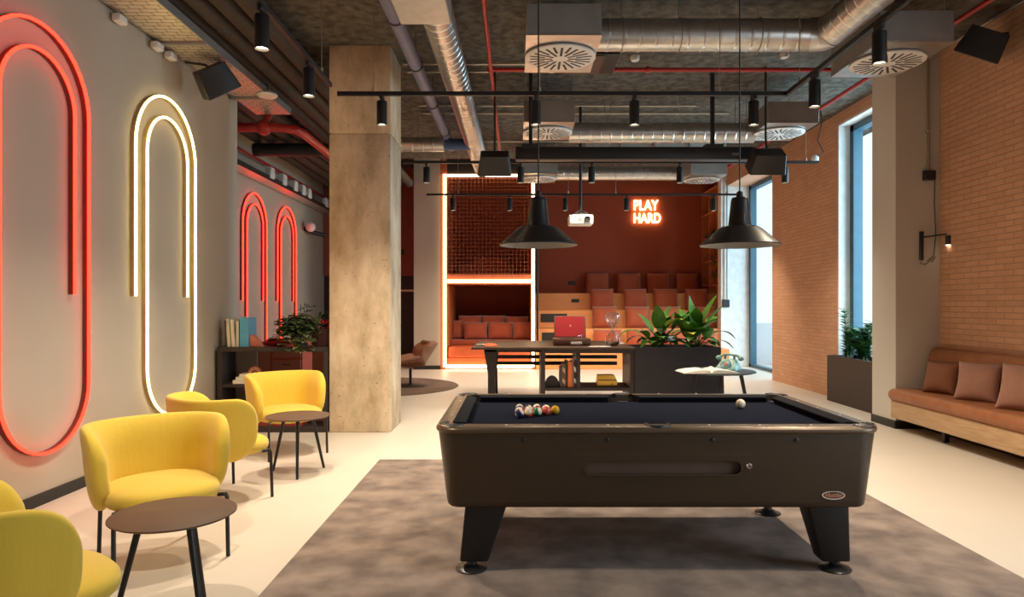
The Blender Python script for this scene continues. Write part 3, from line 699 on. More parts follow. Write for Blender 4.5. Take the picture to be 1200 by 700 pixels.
o = MB().box(-0.15, 0.15, -0.07, 0.07, 0, 0.006).build('paper_sheet', M['paper']); o.location = (1.17, 9.56, TZ); o.rotation_euler = (0, 0, R(6)); tag(o, 'pale paper sheet beside the record player', 'paper')
o = MB().box(-0.11, 0.11, -0.06, 0.06, 0, 0.012).build('notebook', M['paper']); o.location = (1.72-.2, 10.35, TZ); o.rotation_euler = (0, 0, R(-12)); tag(o, 'small pale notebook behind the hourglass', 'notebook')
# books on the console shelf
def book(label, loc, w_, d, h, cover, lean=0, rz=0, group=None, flat=False, decor=None):
    t = thing('book', label, 'book', loc, rz, group)
    def mk(x0, x1, y0, y1, z0, z1, name, m, bev=0):
        b = MB(); b.M = Matrix.Rotation(R(lean), 4, 'Y'); b.box(x0, x1, y0, y1, z0, z1)
        if bev: b.bevel(bev, 1)
        return b.build(name, m, t)
    if flat:
        mk(-w_/2, w_/2, 0, d, 0, 0.004, 'cover', cover); mk(-w_/2, w_/2, 0, d, h-0.004, h, 'cover', cover); mk(-w_/2, -w_/2+.004, 0, d, 0.004, h-.004, 'spine', cover)
        mk(-w_/2+.004, w_/2-.006, 0.004, d-.006, .004, h-.004, 'pages', M['paper'])
    else:
        mk(-w_/2, -w_/2+.004, 0, d, 0, h, 'cover', cover); mk(w_/2-.004, w_/2, 0, d, 0, h, 'cover', cover); mk(-w_/2+.004, w_/2-.004, 0, .004, 0, h, 'spine', decor or cover)
        mk(-w_/2+.004, w_/2-.004, .004, d-.006, .005, h-.006, 'pages', M['paper'])
    return t
bk = lambda n, c: mat(n, c, 0.5)
B_black = bk('black_book', (.02, .02, .022)); B_orange = bk('orange_book', (.75, .17, .03)); B_brown = bk('brown_book', (.13, .06, .035)); B_rose = bk('rose_book', (.32, .12, .08)); B_char = bk('charcoal_book', (.06, .055, .055)); B_white = bk('white_book', (.72, .70, .64)); B_cream = bk('cream_book', (.66, .60, .46))
def spotted(name, c1, c2):
    m = bpy.data.materials.new(name); m.use_nodes = True; nt = m.node_tree; p = nt.nodes['Principled BSDF']
    tc = nt.nodes.new('ShaderNodeTexCoord'); wv = nt.nodes.new('ShaderNodeTexWave'); wv.bands_direction = 'DIAGONAL'; wv.inputs['Scale'].default_value = 4; wv.inputs['Distortion'].default_value = 3
    r = nt.nodes.new('ShaderNodeValToRGB'); r.color_ramp.elements[0].position = 0.62; r.color_ramp.elements[1].position = 0.68; r.color_ramp.elements[0].color = (*c1, 1); r.color_ramp.elements[1].color = (*c2, 1)
    nt.links.new(tc.outputs['Object'], wv.inputs['Vector']); nt.links.new(wv.outputs['Fac'], r.inputs[0]); nt.links.new(r.outputs[0], p.inputs['Base Color']); return m
B_strip = spotted('black_book_with_white_streaks', (.02, .02, .02), (.7, .68, .62))
B_marbl = spotted('brown_marbled_spine', (.11, .055, .035), (.5, .3, .18))
xs = 0.605
for lb, w_, h, m_, dc in (('thin dark charcoal book next to the round bookend', .03, .285, B_char, None), ('brown book with pale speckled spine second from the bookend', .045, .33, B_brown, B_marbl), ('tall black book left of the orange book', .032, .37, B_black, None), ('orange spined book in the row on the console shelf', .048, .355, B_orange, None), ('tall rose spined book right of the orange book', .028, .372, B_rose, None), ('black book with white streaks at the right end of the row', .05, .345, B_black, B_strip)):
    book(lb, (xs+w_/2, 9.47, 0.29), w_, 0.25, h, m_, group='books on the console shelf', decor=dc); xs += w_+0.002
b = MB(); b.prism_y([(0.105*math.cos(R(k)), 0.155*math.sin(R(k))) for k in range(0, 181, 9)], 0, 0.08); b.bevel(.006, 1); o = b.build('bookend', M['darkwood']); o.location = (0.5, 9.50, 0.29); tag(o, 'dark half-round bookend on the console shelf', 'bookend')
t = thing('retro_radio', 'yellow gold tin radio on the console shelf', 'radio', (1.27, 9.52, 0.29))
b = MB(); b.prism_y([(-.14, 0.01), (.14, 0.01), (.145, .06), (.13, .10), (.10, .165), (-.13, .165), (-.14, .10), (-.145, .06)], 0, 0.16); b.bevel(.012, 3); b.build('case', M['gold'], t)
b = MB(); b.box(-.125, .125, -.004, .01, .085, .10); b.build('trim_band', M['brownleather'], t)
b = MB(); b.box(.05, .08, -.004, .01, .035, .045); b.build('slot', M['black_plastic'], t)
b = MB(); b.box(-.13, .13, .01, .15, 0, .012); b.build('base', M['black_plastic'], t)

# broad-leaved plants in the planter
def broad_plant(label, base, leaves, seed):
    random.seed(seed)
    t = thing('potted_plant', label, 'plant', base)
    st_, fo, ye = MB(), MB(), MB()
    for (tx, ty, tz, ln, wd, dr, yel) in leaves:
        bx, by = random.uniform(-.06, .06), random.uniform(-.05, .05)
        d = Vector((tx-bx, ty-by, tz)); mid = Vector((bx, by, 0)).lerp(Vector((tx, ty, tz)), .5)+Vector((-0.12*(tx-bx), -0.12*(ty-by), .03))
        st_.tube([(bx, by, -0.04), mid, (tx, ty, tz)], [0.008, 0.006, 0.004], 6)
        dd = (Vector((tx, ty, tz))-mid).normalized()
        (ye if yel else fo).leaf((tx, ty, tz), dd+Vector((random.uniform(-.15, .15), random.uniform(-.3, .3), 0)), ln, wd*1.25, dr, 8, fold=.12)
        for q_ in range(2):
            bx, by = random.uniform(-.10, .10), random.uniform(-.08, .08)
            p1 = Vector((tx*random.uniform(.35, .9), ty+random.uniform(-.10, .08), tz*random.uniform(.35, .95)))
            st_.tube([(bx, by, -0.04), Vector((bx, by, 0)).lerp(p1, .5)+Vector((0, 0, .03)), p1], [0.008, 0.006, 0.004], 6)
            fo.leaf(p1, (p1.x-bx*.5+random.uniform(-.12, .12), random.uniform(-.35, .15), p1.z+.05), ln*random.uniform(.6, .85), wd*1.15, dr+.3, 8, fold=.12)
    st_.build('stem', M['stem'], t); fo.build('foliage', M['leaf'], t, ang=180)
    if len(ye.bm.verts): ye.build('pale_leaf', M['leafyellow'], t, ang=180)
    return t
broad_plant('leafy green plant in the planter nearest the hourglass', (2.02, 9.76, 0.80), [
 (-.22, -.05, .22, .42, .13, 1.7, 0), (-.18, .08, .16, .34, .11, 1.6, 0), (.02, -.06, .26, .46, .17, .5, 0), (-.06, .02, .24, .38, .14, .7, 0), (.12, -.02, .28, .44, .16, .8, 0),
 (.10, -.1, .30, .34, .16, 1.6, 1), (.2, .05, .20, .40, .14, 1.1, 0), (.24, -.04, .32, .46, .12, .5, 0), (-.1, -.12, .12, .30, .12, 1.2, 0), (.05, .1, .3, .4, .13, .4, 0), (.16, -.12, .12, .34, .13, 1.2, 0), (-.02, -.14, .15, .3, .12, .9, 0)], 3)
broad_plant('leafy green plant at the right end of the planter', (2.52, 9.74, 0.80), [
 (.0, -.04, .32, .46, .16, .5, 0), (.12, 0, .36, .50, .17, .6, 0), (-.14, -.02, .26, .36, .14, .8, 0), (.26, -.06, .22, .40, .12, 1.6, 0), (.22, .06, .34, .40, .13, 1.2, 0), (-.08, -.1, .18, .32, .14, 1.2, 1),
 (.08, -.08, .26, .36, .15, .5, 0), (.18, -.1, .40, .34, .12, .3, 0), (-.05, .1, .34, .38, .12, .4, 0), (.3, 0, .12, .34, .11, 1.4, 0)], 9)

# round coffee table, open book, telephone
t = thing('coffee_table', 'round dark coffee table carrying an open book and a telephone', 'coffee table', (2.55, 8.72, 0))
MB().lathe([(0, .572), (.46, .572), (.49, .582), (.49, .590), (.485, .594), (0, .594)], 72).build('tabletop', mat('slate_table_top', (.045, .055, .06), .5, spec=.12), t)
for a in (200, 265, 340, 60, 130):
    if a in (130,): continue
    c_, s_ = math.cos(R(a)), math.sin(R(a)); MB().tube([(.30*c_, .30*s_, .575), (.41*c_, .41*s_, 0)], [.027, .017], 12).build('leg', M['blackmetal'], t)
t = thing('open_book', 'open book lying on the round coffee table', 'book', (2.38, 8.45, 0.594), R(4))
for s_, nm in ((-1, 'left'), (1, 'right')):
    b = MB(); prof = [(0, 0.004), (0.03, .035), (0.09, .042), (0.2, .034), (0.335, .010), (.335, .004)]
    b.loops([[(s_*x, y, z) for x, z in prof] for y in (-.12, .26)]); b.build('page_block', M['paper'], t, ang=50)
MB().box(-.345, .345, -.125, .265, 0, .004).build('cover', M['paper'], t)
t = thing('rotary_telephone', 'teal rotary telephone on the coffee table beside the open book', 'telephone', (2.74, 8.82, 0.594), R(-38))
t.scale = (1.18, 1.18, 1.18)
b = MB(); b.loops([[(x, y, z) for x, y in rrect(-.115+i, .115-i, -.11+j, .11-k, .03, 4)] for z, i, j, k in ((0, .0, .0, 0), (.02, .0, .0, 0), (.05, .012, .035, 0), (.10, .035, .10, .015), (.115, .045, .115, .025))]); b.build('body', M['teal'], t, ang=50)
b = MB(); b.M = T(0, -.065, .058) @ Matrix.Rotation(R(42), 4, 'X'); b.lathe([(0, 0), (.062, 0), (.062, .008), (.05, .014), (0, .014)], 28)
dl = b.build('dial', M['tealdark'], t)
b = MB(); b.M = T(0, -.065, .058) @ Matrix.Rotation(R(42), 4, 'X'); b.lathe([(0, .012), (.022, .013), (.02, .018), (0, .018)], 20); b.build('dial_centre', M['coral'], dl)
b = MB(); b.tube([(-.12, .045, .135), (-.07, .045, .158), (0, .045, .165), (.07, .045, .158), (.12, .045, .135)], [.016, .014, .013, .014, .016], 12); b.sphere((-.125, .045, .125), .034, 16, 10, (1, 1, .8)); b.sphere((.125, .045, .125), .034, 16, 10, (1, 1, .8)); b.build('handset', M['teal'], t, ang=80)
for sx in (-.05, .05): MB().cyl((sx, .045, .105), (sx, .045, .15), .012).build('cradle', M['tealdark'], t)
MB().tube([(-.12+.012*math.cos(k*.9), .07+.012*math.sin(k*.9)+k*.0008, .11-k*.003) for k in range(34)], .003, 6).build('cord', M['tealdark'], t)
b = MB(); b.lathe([(0, 0), (.03, 0), (.036, .02), (.02, .03), (.0, .034)], 20); o = b.build('trinket', M['paper']); o.location = (2.56, 8.98, .594); tag(o, 'small pale trinket on the coffee table behind the open book', 'trinket')
# cup on a high round table behind the planter
t = thing('bistro_table', 'small high round table seen between the two leafy plants', 'table', (2.90, 12.8, 0))
MB().lathe([(0, .765), (.22, .765), (.225, .775), (.22, .785), (0, .785)], 40).build('tabletop', M['tealdark'], t)
MB().cyl((0, 0, .02), (0, 0, .766), .022).build('pedestal', M['blackmetal'], t)
MB().lathe([(0, 0), (.18, 0), (.18, .012), (.03, .03), (0, .03)], 36).build('base', M['blackmetal'], t)
t = thing('cup', 'white cup on the small high table behind the planter', 'cup', (2.88, 12.76, .785))
MB().lathe([(0, 0), (.03, 0), (.045, .03), (.05, .075), (.045, .075), (.04, .03), (0, .01)], 24).build('bowl', M['white_plastic'], t)
MB().tube([(.045, 0, .06), (.075, 0, .055), (.075, 0, .03), (.042, 0, .022)], .006, 8).build('handle', M['white_plastic'], t)

# planter by the near window with a ZZ plant
t = thing('floor_planter', 'tall brown planter box standing before the near window', 'planter', (4.78, 9.38, 0))
b = MB(); o_ = [(-.10, -.93), (.36, -.93), (.36, .9), (-.10, .9)]; i_ = [(-.08, -.91), (.34, -.91), (.34, .88), (-.08, .88)]
b.loops([[(x, y, 0) for x, y in o_], [(x, y, .68) for x, y in o_], [(x, y, .68) for x, y in i_], [(x, y, .5) for x, y in i_]]); b.build('box', M['planter_brown'], t, smooth=False)
MB().box(-.08, .34, -.91, .88, .55, .63).build('soil', M['soil'], t)
def zz_plant(label, loc, stems, seed):
    random.seed(seed)
    t = thing('leafy_plant', label, 'plant', loc)
    st_, fo, ye = MB(), MB(), MB()
    for sx, sy, h in stems:
        bx, by = random.uniform(-.05, .05), random.uniform(-.08, .08)
        pts = [Vector((bx+sx*(k/8)**1.6, by+sy*(k/8)**1.6, h*k/8)) for k in range(9)]
        st_.tube(pts, [.012-.001*k for k in range(9)], 6)
        for k in range(16):
            f_ = .18+.82*k/16; i = min(7, int(f_*8)); p = pts[i].lerp(pts[i+1], f_*8-i)
            for s_ in (-1, 1):
                an = random.uniform(-.5, .5)+ (0 if k % 2 else .7)
                d = Vector((math.cos(an)*s_, math.sin(an)*s_, .55)); (ye if random.random() < .03 else fo).leaf(p, d, random.uniform(.12, .18), .075, .6, 4)
    st_.build('stem', M['stem'], t); fo.build('foliage', M['leafdark'], t, ang=180)
    if len(ye.bm.verts): ye.build('pale_leaf', M['leafyellow'], t, ang=180)
zz_plant('glossy upright plant at the far end of the planter by the window', (4.86, 10.02, .61), [(-.04, .04, .78), (.05, -.05, .46), (-.06, -.10, .42), (.03, -.14, .34), (.02, .08, .5)], 4)
zz_plant('bushy glossy plant nearer the pillar in the planter by the window', (4.86, 9.58, .61), [(-.02, .1, .46), (.06, -.06, .56), (-.06, -.16, .40), (.06, .15, .50), (.0, -.05, .44), (-.06, .12, .34), (-.07, .2, .3), (.05, -.2, .6), (-.02, -.22, .36), (.02, .22, .4)], 5)

# ------------------------------------------------------------------ LOW DARK SHELF BEFORE THE RECESS
SH = thing('low_bookcase', 'low dark open bookcase between the plaster wall and the concrete column', 'bookcase', (-2.73, 7.66, 0))
def sb(x0, x1, y0, y1, z0, z1, name, m): return MB().box(x0+2.73, x1+2.73, y0-7.66, y1-7.66, z0, z1).bevel(.003, 1).build(name, m, SH)
sb(-3.36, -2.115, 7.66, 8.06, .905, .958, 'top', M['darkwood']); sb(-3.36, -3.305, 7.66, 8.06, 0, .905, 'side_panel', M['darkwood']); sb(-2.165, -2.115, 7.66, 8.06, 0, .905, 'side_panel', M['darkwood'])
sb(-3.305, -2.165, 7.66, 8.06, 0, .06, 'bottom_shelf', M['darkwood']); sb(-3.305, -2.165, 7.68, 8.05, .50, .54, 'shelf', M['darkwood'])
sb(-3.305, -3.05, 8.03, 8.06, .54, .905, 'back_panel', M['panelgrey']); sb(-2.40, -2.165, 8.03, 8.06, .06, .905, 'back_panel', M['panelred']); sb(-3.305, -2.40, 8.03, 8.06, .06, .50, 'back_panel', M['panelgrey'])
sb(-3.05, -2.42, 7.72, 8.03, .06, .42, 'crimson_bin', M['redcab'])
# red cabinet behind it in the recess
t = thing('red_cabinet', 'red brown low cabinet glimpsed through the open bookcase', 'cabinet', (-3.3, 9.2, 0))
MB().box(-.42, .42, 0, .45, .05, .92).bevel(.005, 1).build('carcass', M['redcab'], t)
for z0, z1, x0, x1 in ((.55, .9, -.40, -.02), (.72, .9, .02, .40), (.1, .52, -.40, -.02), (.1, .69, .02, .40)):
    d_ = MB().box(x0, x1, -.018, 0, z0, z1).bevel(.004, 1).build('drawer', M['panelred'], t)
    MB().box((x0+x1)/2-.05, (x0+x1)/2+.05, -.035, -.018, z1-.07, z1-.055).build('handle', M['black_trim'], d_)
MB().box(-.38, .38, .03, .42, 0, .05).build('plinth', M['black_trim'], t)
# books on top
xs = -3.30
for lb, w_, h, m_, ln in (('thin dark book at the wall end of the bookcase top', .022, .30, B_char, 0), ('first cream book from the wall on the bookcase top', .038, .315, B_cream, 4), ('second cream book on the bookcase top', .036, .31, B_white, 4), ('thin cream book next to the blue book on the bookcase top', .028, .29, B_cream, 0), ('bright blue book on the bookcase top', .10, .335, M['bluebook'], 0)):
    book(lb, (xs+w_/2, 7.72, .958), w_, .24, h, m_, lean=-ln, group='books on top of the low bookcase'); xs += w_+.012
z = .54
for lb, w_, h, m_ in (('lowest cream book of the flat stack in the bookcase', .40, .042, B_cream), ('middle white book of the flat stack in the bookcase', .36, .035, B_white), ('top cream book of the flat stack in the bookcase', .31, .035, B_cream)):
    book(lb, (-3.00+(.4-w_)/3, 7.70, z), w_, .24, h, m_, flat=True, group='flat books in the low bookcase'); z += h
t = thing('rainbow_ornament', 'small wooden rainbow arch ornament on the flat books', 'ornament', (-2.99, 7.80, z))
for r_, m_ in ((.075, M['coral']), (.055, M['oak']), (.036, M['redcab'])):
    b = MB(); prof = [(r_*math.cos(R(k)), r_*math.sin(R(k))) for k in range(0, 181, 12)] + [((r_-.016)*math.cos(R(k)), (r_-.016)*math.sin(R(k))) for k in range(180, -1, -12)]
    b.prism_y(prof, 0, .03); b.build('arch', m_, t, ang=30)
b = MB(); b.prism_y([(-.07, 0), (.08, 0), (-.045, .135), (-.07, .135)], 0, .12); b.bevel(.006, 2); o = b.build('wedge_bookend', M['coral']); o.location = (-2.955, 7.74, .958); tag(o, 'coral wedge bookend holding the blue book', 'bookend')
b = MB(); b.loops([[(x*sx_, y*.09*sx_+0, z_) for x, y in [(.16*math.cos(2*PI*k/28), math.sin(2*PI*k/28)) for k in range(28)]] for sx_, z_ in ((.35, 0), (.7, .008), (1, .045), (.96, .047), (.6, .085), (.3, .092))]); o = b.build('lidded_dish', M['crimson']); o.location = (-2.76, 7.86, .958); tag(o, 'flat crimson dish on the bookcase top beside the ivy', 'dish')
# trailing ivy
random.seed(12)
t = thing('trailing_ivy', 'trailing ivy in a small pot hanging over the bookcase front', 'plant', (-2.47, 7.84, .958))
MB().lathe([(0, 0), (.07, 0), (.085, .12), (.09, .13), (.075, .13), (.07, .1), (0, .1)], 24).build('pot', M['panelgrey'], t)
fo, pa, st_ = MB(), MB(), MB()
for k in range(430):
    th = random.uniform(0, 2*PI); rr = random.random()**.5
    p = Vector((rr*.23*math.cos(th)*1.05, rr*.17*math.sin(th)-.05, random.uniform(.10, .40)-rr*.10))
    if random.random() < .35: p = Vector((random.uniform(-.15, .2), -.20+random.uniform(-.05, .03), random.uniform(-.04, .24)))
    if p.z < .14 and p.y > -.21: p.z += .14
    front = p.z < .16 and random.random() < .45
    a = random.uniform(0, 2*PI); d = Vector((math.cos(a), math.sin(a)-.6, random.uniform(-.5, .6)))
    (pa if front else fo).leaf(p, d, random.uniform(.065, .10), random.uniform(.065, .09), .8, 3)
for x, y, z in ((-.2, -.05, .22), (-.27, -.05, .12), (-.24, -.08, .17), (-.3, -.04, .08), (.06, .02, .44), (.12, 0, .43), (-.02, .03, .42)):
    st_.tube([(x*.2, y*.2, .11), (x*.6, y*.6, .1+z*.9), (x, y, z)], .003, 5)
    for k in range(5): fo.leaf((x+random.uniform(-.04, .04), y+random.uniform(-.04, .04), z+random.uniform(-.05, .03)), (random.uniform(-1, 1), -.6, .2), .065, .06, .7, 3)
fo.build('foliage', M['ivy'], t, ang=180); pa.build('pale_foliage', M['ivypale'], t, ang=180); st_.build('stem', M['stem'], t)
# dark pot with red flowers
t = thing('flower_pot', 'dark square pot of red flowers against the column', 'plant', (-2.22, 7.88, .958))
MB().box(-.115, .10, -.1, .1, 0, .20).bevel(.006, 1).build('pot', mat('maroon_pot', (.06, .016, .014), .6), t)
fl, fo = MB(), MB()
for k in range(26):
    fl.sphere((random.uniform(-.08, .08), random.uniform(-.08, .06), random.uniform(.2, .30)), random.uniform(.012, .022), 8, 6)
for k in range(40):
    fo.leaf((random.uniform(-.06, .07), random.uniform(-.06, .05), random.uniform(.2, .36)), (random.uniform(-1, 1), random.uniform(-1, .5), .6), .07, .035, .6, 3)
fl.build('flowers', mat('red_petal', (.5, .01, .03), .6), t); fo.build('foliage', M['ivy'], t, ang=180)

# swivel armchair on the round rug
t = thing('swivel_armchair', 'tan quilted swivel armchair on the round brown rug', 'armchair', (-1.86, 12.0, 0.012), R(200))
# faces -X in world: local forward +X
def shell(u, v, off):   # u across -1..1, v 0 front .. 1 back top
    if v < .5:
        f_ = v/.5; x = .36-.60*f_; z = .36-.07*f_+.05*f_*f_
    else:
        f_ = (v-.5)/.5; x = -.24-.25*f_; z = .34+.40*f_**.9
    wrap = abs(u)**2.4
    y = u*(.36-.05*(v > .9)*(v-.9)*10)
    x2 = x+wrap*.16*(0.2+min(1, max(0, (v-.3)/.4)))
    z2 = z+wrap*(.05+.13*math.sin(PI*min(1, v/.9)))
    return Vector((x2, y, z2+off))
b = MB(); nu, nv = 18, 24; rings = []
V1 = [[b.v(shell(-1+2*i/nu, j/nv, 0)) for i in range(nu+1)] for j in range(nv+1)]
for j in range(nv):
    for i in range(nu): b.f([V1[j][i], V1[j][i+1], V1[j+1][i+1], V1[j+1][i]])
sh = b.build('shell', mat('armchair_shell_leather', (.30, .125, .06), .6), t, ang=180); md = sh.modifiers.new('thick', 'SOLIDIFY'); md.thickness = .05; md.offset = -1
b = MB()
for (v0, v1) in ((.04, .24), (.25, .46), (.52, .74), (.75, .97)):
    V1 = []
    for jj in range(7):
        row = []
        for i in range(13):
            u = -.86+1.72*i/12; vv = v0+(v1-v0)*jj/6
            bul = .055*(1-(abs(2*jj/6-1))**2.5)*(1-abs(2*i/12-1)**4)
            p = shell(u, vv, 0)+Vector((.7*bul if vv > .5 else .15*bul, 0, bul if vv < .5 else .35*bul))+Vector((.005, 0, .012))
            row.append(b.v(p))
        V1.append(row)
    for jj in range(6):
        for i in range(12): b.f([V1[jj][i], V1[jj][i+1], V1[jj+1][i+1], V1[jj+1][i]])
cs = b.build('quilted_cushion', M['armchair'], t, ang=180); md = cs.modifiers.new('thick', 'SOLIDIFY'); md.thickness = .02; md.offset = -1
MB().cyl((0, 0, .02), (0, 0, .30), .025).build('pedestal', M['blackmetal'], t)
MB().lathe([(0, 0), (.26, 0), (.26, .01), (.03, .025), (0, .025)], 40).build('base', M['blackmetal'], t)

# ------------------------------------------------------------------ LIT POD
PD = thing('reading_pod', 'two storey red pod outlined by light strips with a net on the upper level', 'seating pod', (-0.62, 15.2, 0))
def pbx(x0, x1, y0, y1, z0, z1, name, m, parent=PD): return MB().box(x0+.62, x1+.62, y0-15.2, y1-15.2, z0, z1).build(name, m, parent)
pbx(-1.69, -1.54, 15.2, 17.6, 0, H1-.02, 'side_panel', M['podred']); pbx(.33, .42, 15.2, 17.6, 0, H1-.02, 'side_panel', M['podred'])
pbx(-1.54, .33, 17.5, 17.6, 0, H1-.02, 'back_panel', M['poddark']); pbx(-1.54, .33, 15.22, 17.5, 1.90, 2.12, 'deck', M['podred'])
pbx(-1.54, .33, 15.22, 17.5, H1-.10, H1-.02, 'roof', M['poddark']); pbx(-1.54, .33, 15.205, 15.3, 4.36, H1-.1, 'fascia', M['black_trim'])
# light strips
for x0, x1, z0, z1 in ((-1.625, -1.56, .06, 4.34), (.345, .405, .06, 4.34), (-1.56, .345, 1.93, 1.995), (-1.56, .345, 4.29, 4.34), (-1.56, .345, .03, .10)):
    pbx(x0, x1, 15.165, 15.2, z0, z1, 'light_strip', M['led'])
pbx(-1.54, -1.525, 15.3, 17.4, .50, 1.88, 'cheek_panel', M['shelforange'])
nt_ = MB()
for k in range(22): x = -1.52+.085*k; nt_.box(x+.62-.004, x+.62+.004, .06, .066, 2.12, 4.66)
for k in range(30): z = 2.14+.085*k; nt_.box(-1.54+.62, .33+.62, .058, .064, z-.004, z+.004)
nt_.build('net', mat('net_cord', (.34, .085, .035), .7), PD, smooth=False)
b = MB().box(-1.54+.62, .33+.62, 0.05, 1.6, .02, .26).bevel(.01, 1); b.build('bench_base', M['orange_bench'], PD)
b = MB().box(-1.53+.62, .32+.62, 0.02, 1.6, .265, .50).bevel(.04, 3); b.build('seat_cushion', M['orange_bench'], PD)
b = MB().box(-1.53+.62, .32+.62, .7, 1.9, .50, .62).bevel(.03, 3); b.build('rear_cushion', M['rust_cushion'], PD)
def cushion_thing(label, x, y, z, w_, h, m, lean=12, yaw=0, seed=0, group=None, t_=.2, name='cushion', cat='cushion'):
    o = MB().pillow(w_, h, t_, 12, .04, seed).build(name, M[m], None, ang=180)
    o.matrix_world = T(x, y, z+h*.5*math.cos(R(lean))) @ Matrix.Rotation(R(yaw), 4, 'Z') @ Matrix.Rotation(R(-lean), 4, 'X')
    return tag(o, label, cat, group)
g = 'rust cushions on the pod bench'
for lb, x, y, w_, h, yw in (('upright rust cushion at the back left of the pod bench', -1.12, 16.55, .56, .58, 4), ('upright rust cushion at the back middle of the pod bench', -.56, 16.55, .58, .58, -3), ('upright rust cushion at the back right of the pod bench', .02, 16.55, .56, .56, 2),
                       ('rust cushion leaning in front of the back left one on the pod bench', -.97, 16.22, .56, .42, 3), ('rust cushion leaning in front of the back middle one on the pod bench', -.38, 16.22, .60, .42, -4), ('rust cushion in front at the right end of the pod bench', .14, 16.2, .46, .42, 3), ('narrow rust cushion against the left side of the pod bench', -1.42, 16.4, .24, .46, 0)):
    cushion_thing(lb, x, y, .62 if y > 15.9 else .5, w_, h, 'rust_cushion', 14, yw, hash(lb) % 7, g)
cushion_thing('large rust cushion leaning behind the upper net of the pod', -.55, 16.6, 2.12, .95, .6, 'rust_cushion', 35, 20, 3, 'rust cushions behind the net')
cushion_thing('smaller rust cushion lying at the left behind the upper net', -1.15, 16.5, 2.12, .6, .4, 'rust_cushion', 40, -10, 5, 'rust cushions behind the net')
t = thing('ladder', 'slim dark ladder at the right side of the lit pod', 'ladder', (.48, 15.3, 0))
for y in (0, .38): MB().tube([(0, y, 0), (0, y, 2.75)], .018, 10).build('rail', M['blackmetal'], t)
for k in range(8): MB().tube([(0, 0, .3+.3*k), (0, .38, .3+.3*k)], .012, 8).build('rung', M['blackmetal'], t)

# ------------------------------------------------------------------ TIERED SEATING
TS = thing('tiered_seating', 'four step plywood tiered seating below the glowing sign', 'tiered seating', (2.9, 15.2, 0))
for k in range(4):
    y0 = 15.2+.8*k; z = .45+.43*k
    if k == 0: z0 = 0
    tr = MB().box(.44-2.9, 5.3-2.9 if k else 4.75-2.9, y0-15.2 if k else 0, (y0+.8)-15.2, 0 if k == 0 else z-.43-.02, z).bevel(.008, 1).build('tier', M['tierwood'], TS)
    vx = {1: (.6, 1.1), 2: (.6, 1.25)}.get(k)
    if vx: MB().box(vx[0]-2.9, vx[1]-2.9, y0-15.2-.012, y0-15.2+.02, z-.30, z-.09).build('vent', M['black_trim'], tr)
    if k == 3: MB().box(1.42-2.9, 1.62-2.9, y0-15.2-.012, y0-15.2+.02, z-.24, z-.15).build('socket', M['black_trim'], tr)
o = MB().box(-.1, .1, -.02, 0, -.05, .05).bevel(.008, 1).build('wall_socket', M['black_trim']); o.location = (1.50, 18.4, 2.03); tag(o, 'black socket plate on the red wall left of the top row cushions', 'socket')
rows = [(18.22, 1.74, [(1.86, 2.44), (2.69, 3.30), (3.50, 4.07), (4.28, 4.84)], .56, 'top'), (17.42, 1.31, [(1.90, 2.46), (2.74, 3.30), (3.52, 4.09), (4.32, 4.88)], .55, 'second'), (16.62, .88, [(1.87, 2.42), (2.66, 3.22), (3.42, 3.98), (4.28, 4.84)], .53, 'third'), (15.82, .45, [(1.80, 2.42), (2.56, 3.18), (3.32, 3.92), (4.02, 4.62)], .42, 'lowest')]
nth = ['leftmost', 'second', 'third', 'rightmost']
for y, z, xs_, h, rn in rows:
    for i, (a, b_) in enumerate(xs_):
        cushion_thing('%s terracotta back cushion in the %s row of the tiered seating' % (nth[i], rn), (a+b_)/2, y-.03, z, b_-a+.04, h, 'terracotta', 10, 0, i+len(rn), 'terracotta cushions on the tiered seating', .22, 'back_cushion')
cushion_thing('small terracotta cushion lying between the plants on the lowest tier', 3.05, 15.5, .45, .5, .22, 'terracotta', 50, 5, 2, 'terracotta cushions on the tiered seating')
# sign
t = thing('neon_sign', 'glowing sign reading PLAY HARD on the red wall', 'sign', (3.15, 18.4, 3.85))
mtx = Matrix.Rotation(PI/2, 4, 'X')
text_mesh('PLAY', .385, .02, 'lettering', M['signglow'], t, T(0, -.04, .14) @ mtx @ Matrix.Diagonal((.76, 1, 1, 1)), bold=.005, align='LEFT')
text_mesh('HARD', .385, .02, 'lettering', M['signglow'], t, T(0, -.04, -.20) @ mtx @ Matrix.Diagonal((.70, .95, 1, 1)), bold=.005, align='LEFT')
# orange shelving on the right back wall
t = thing('wall_shelving', 'tall orange shelving on the right of the tiered seating', 'shelving', (5.15, 17.3, 1.3))
for y in (-1.05, -.35, .35, 1.05): MB().box(-.17, .17, y-.02, y+.02, 0, 3.1).build('upright', M['shelforange'], t)
for z in (0.0, .62, 1.24, 1.86, 2.48, 3.08): MB().box(-.17, .17, -1.05, 1.05, z, z+.04).build('shelf_board', M['shelforange'], t)
MB().box(.16, .17, -1.05, 1.05, 0, 3.1).build('back_panel', M['shelforange'], t)
def hanging_plant(label, loc, seed, n=60, r=.16, drop=.3):
    random.seed(seed); t = thing('hanging_plant', label, 'plant', loc)
    MB().lathe([(0, 0), (.07, 0), (.09, .13), (.075, .13), (0, .1)], 18).build('pot', M['panelgrey'], t)
    fo = MB()
    for k in range(n):
        a = random.uniform(0, 2*PI); p = Vector((-.10-abs(math.cos(a))*r*.6, math.sin(a)*r, random.uniform(-drop, .25)))
        if p.z > .1: p.x += .1
        fo.leaf(p, (random.uniform(-1, .2), random.uniform(-1, 1), random.uniform(-.6, .4)), .11, .05, .8, 3)
    fo.build('foliage', M['ivy'], t, ang=180)
hanging_plant('dark trailing plant on the orange shelving above the top row cushions', (5.1, 16.95, 2.58), 2, 80, .2, .45)
hanging_plant('small dark plant high on the orange shelving', (5.1, 17.65, 3.2), 6, 40, .15, .15)
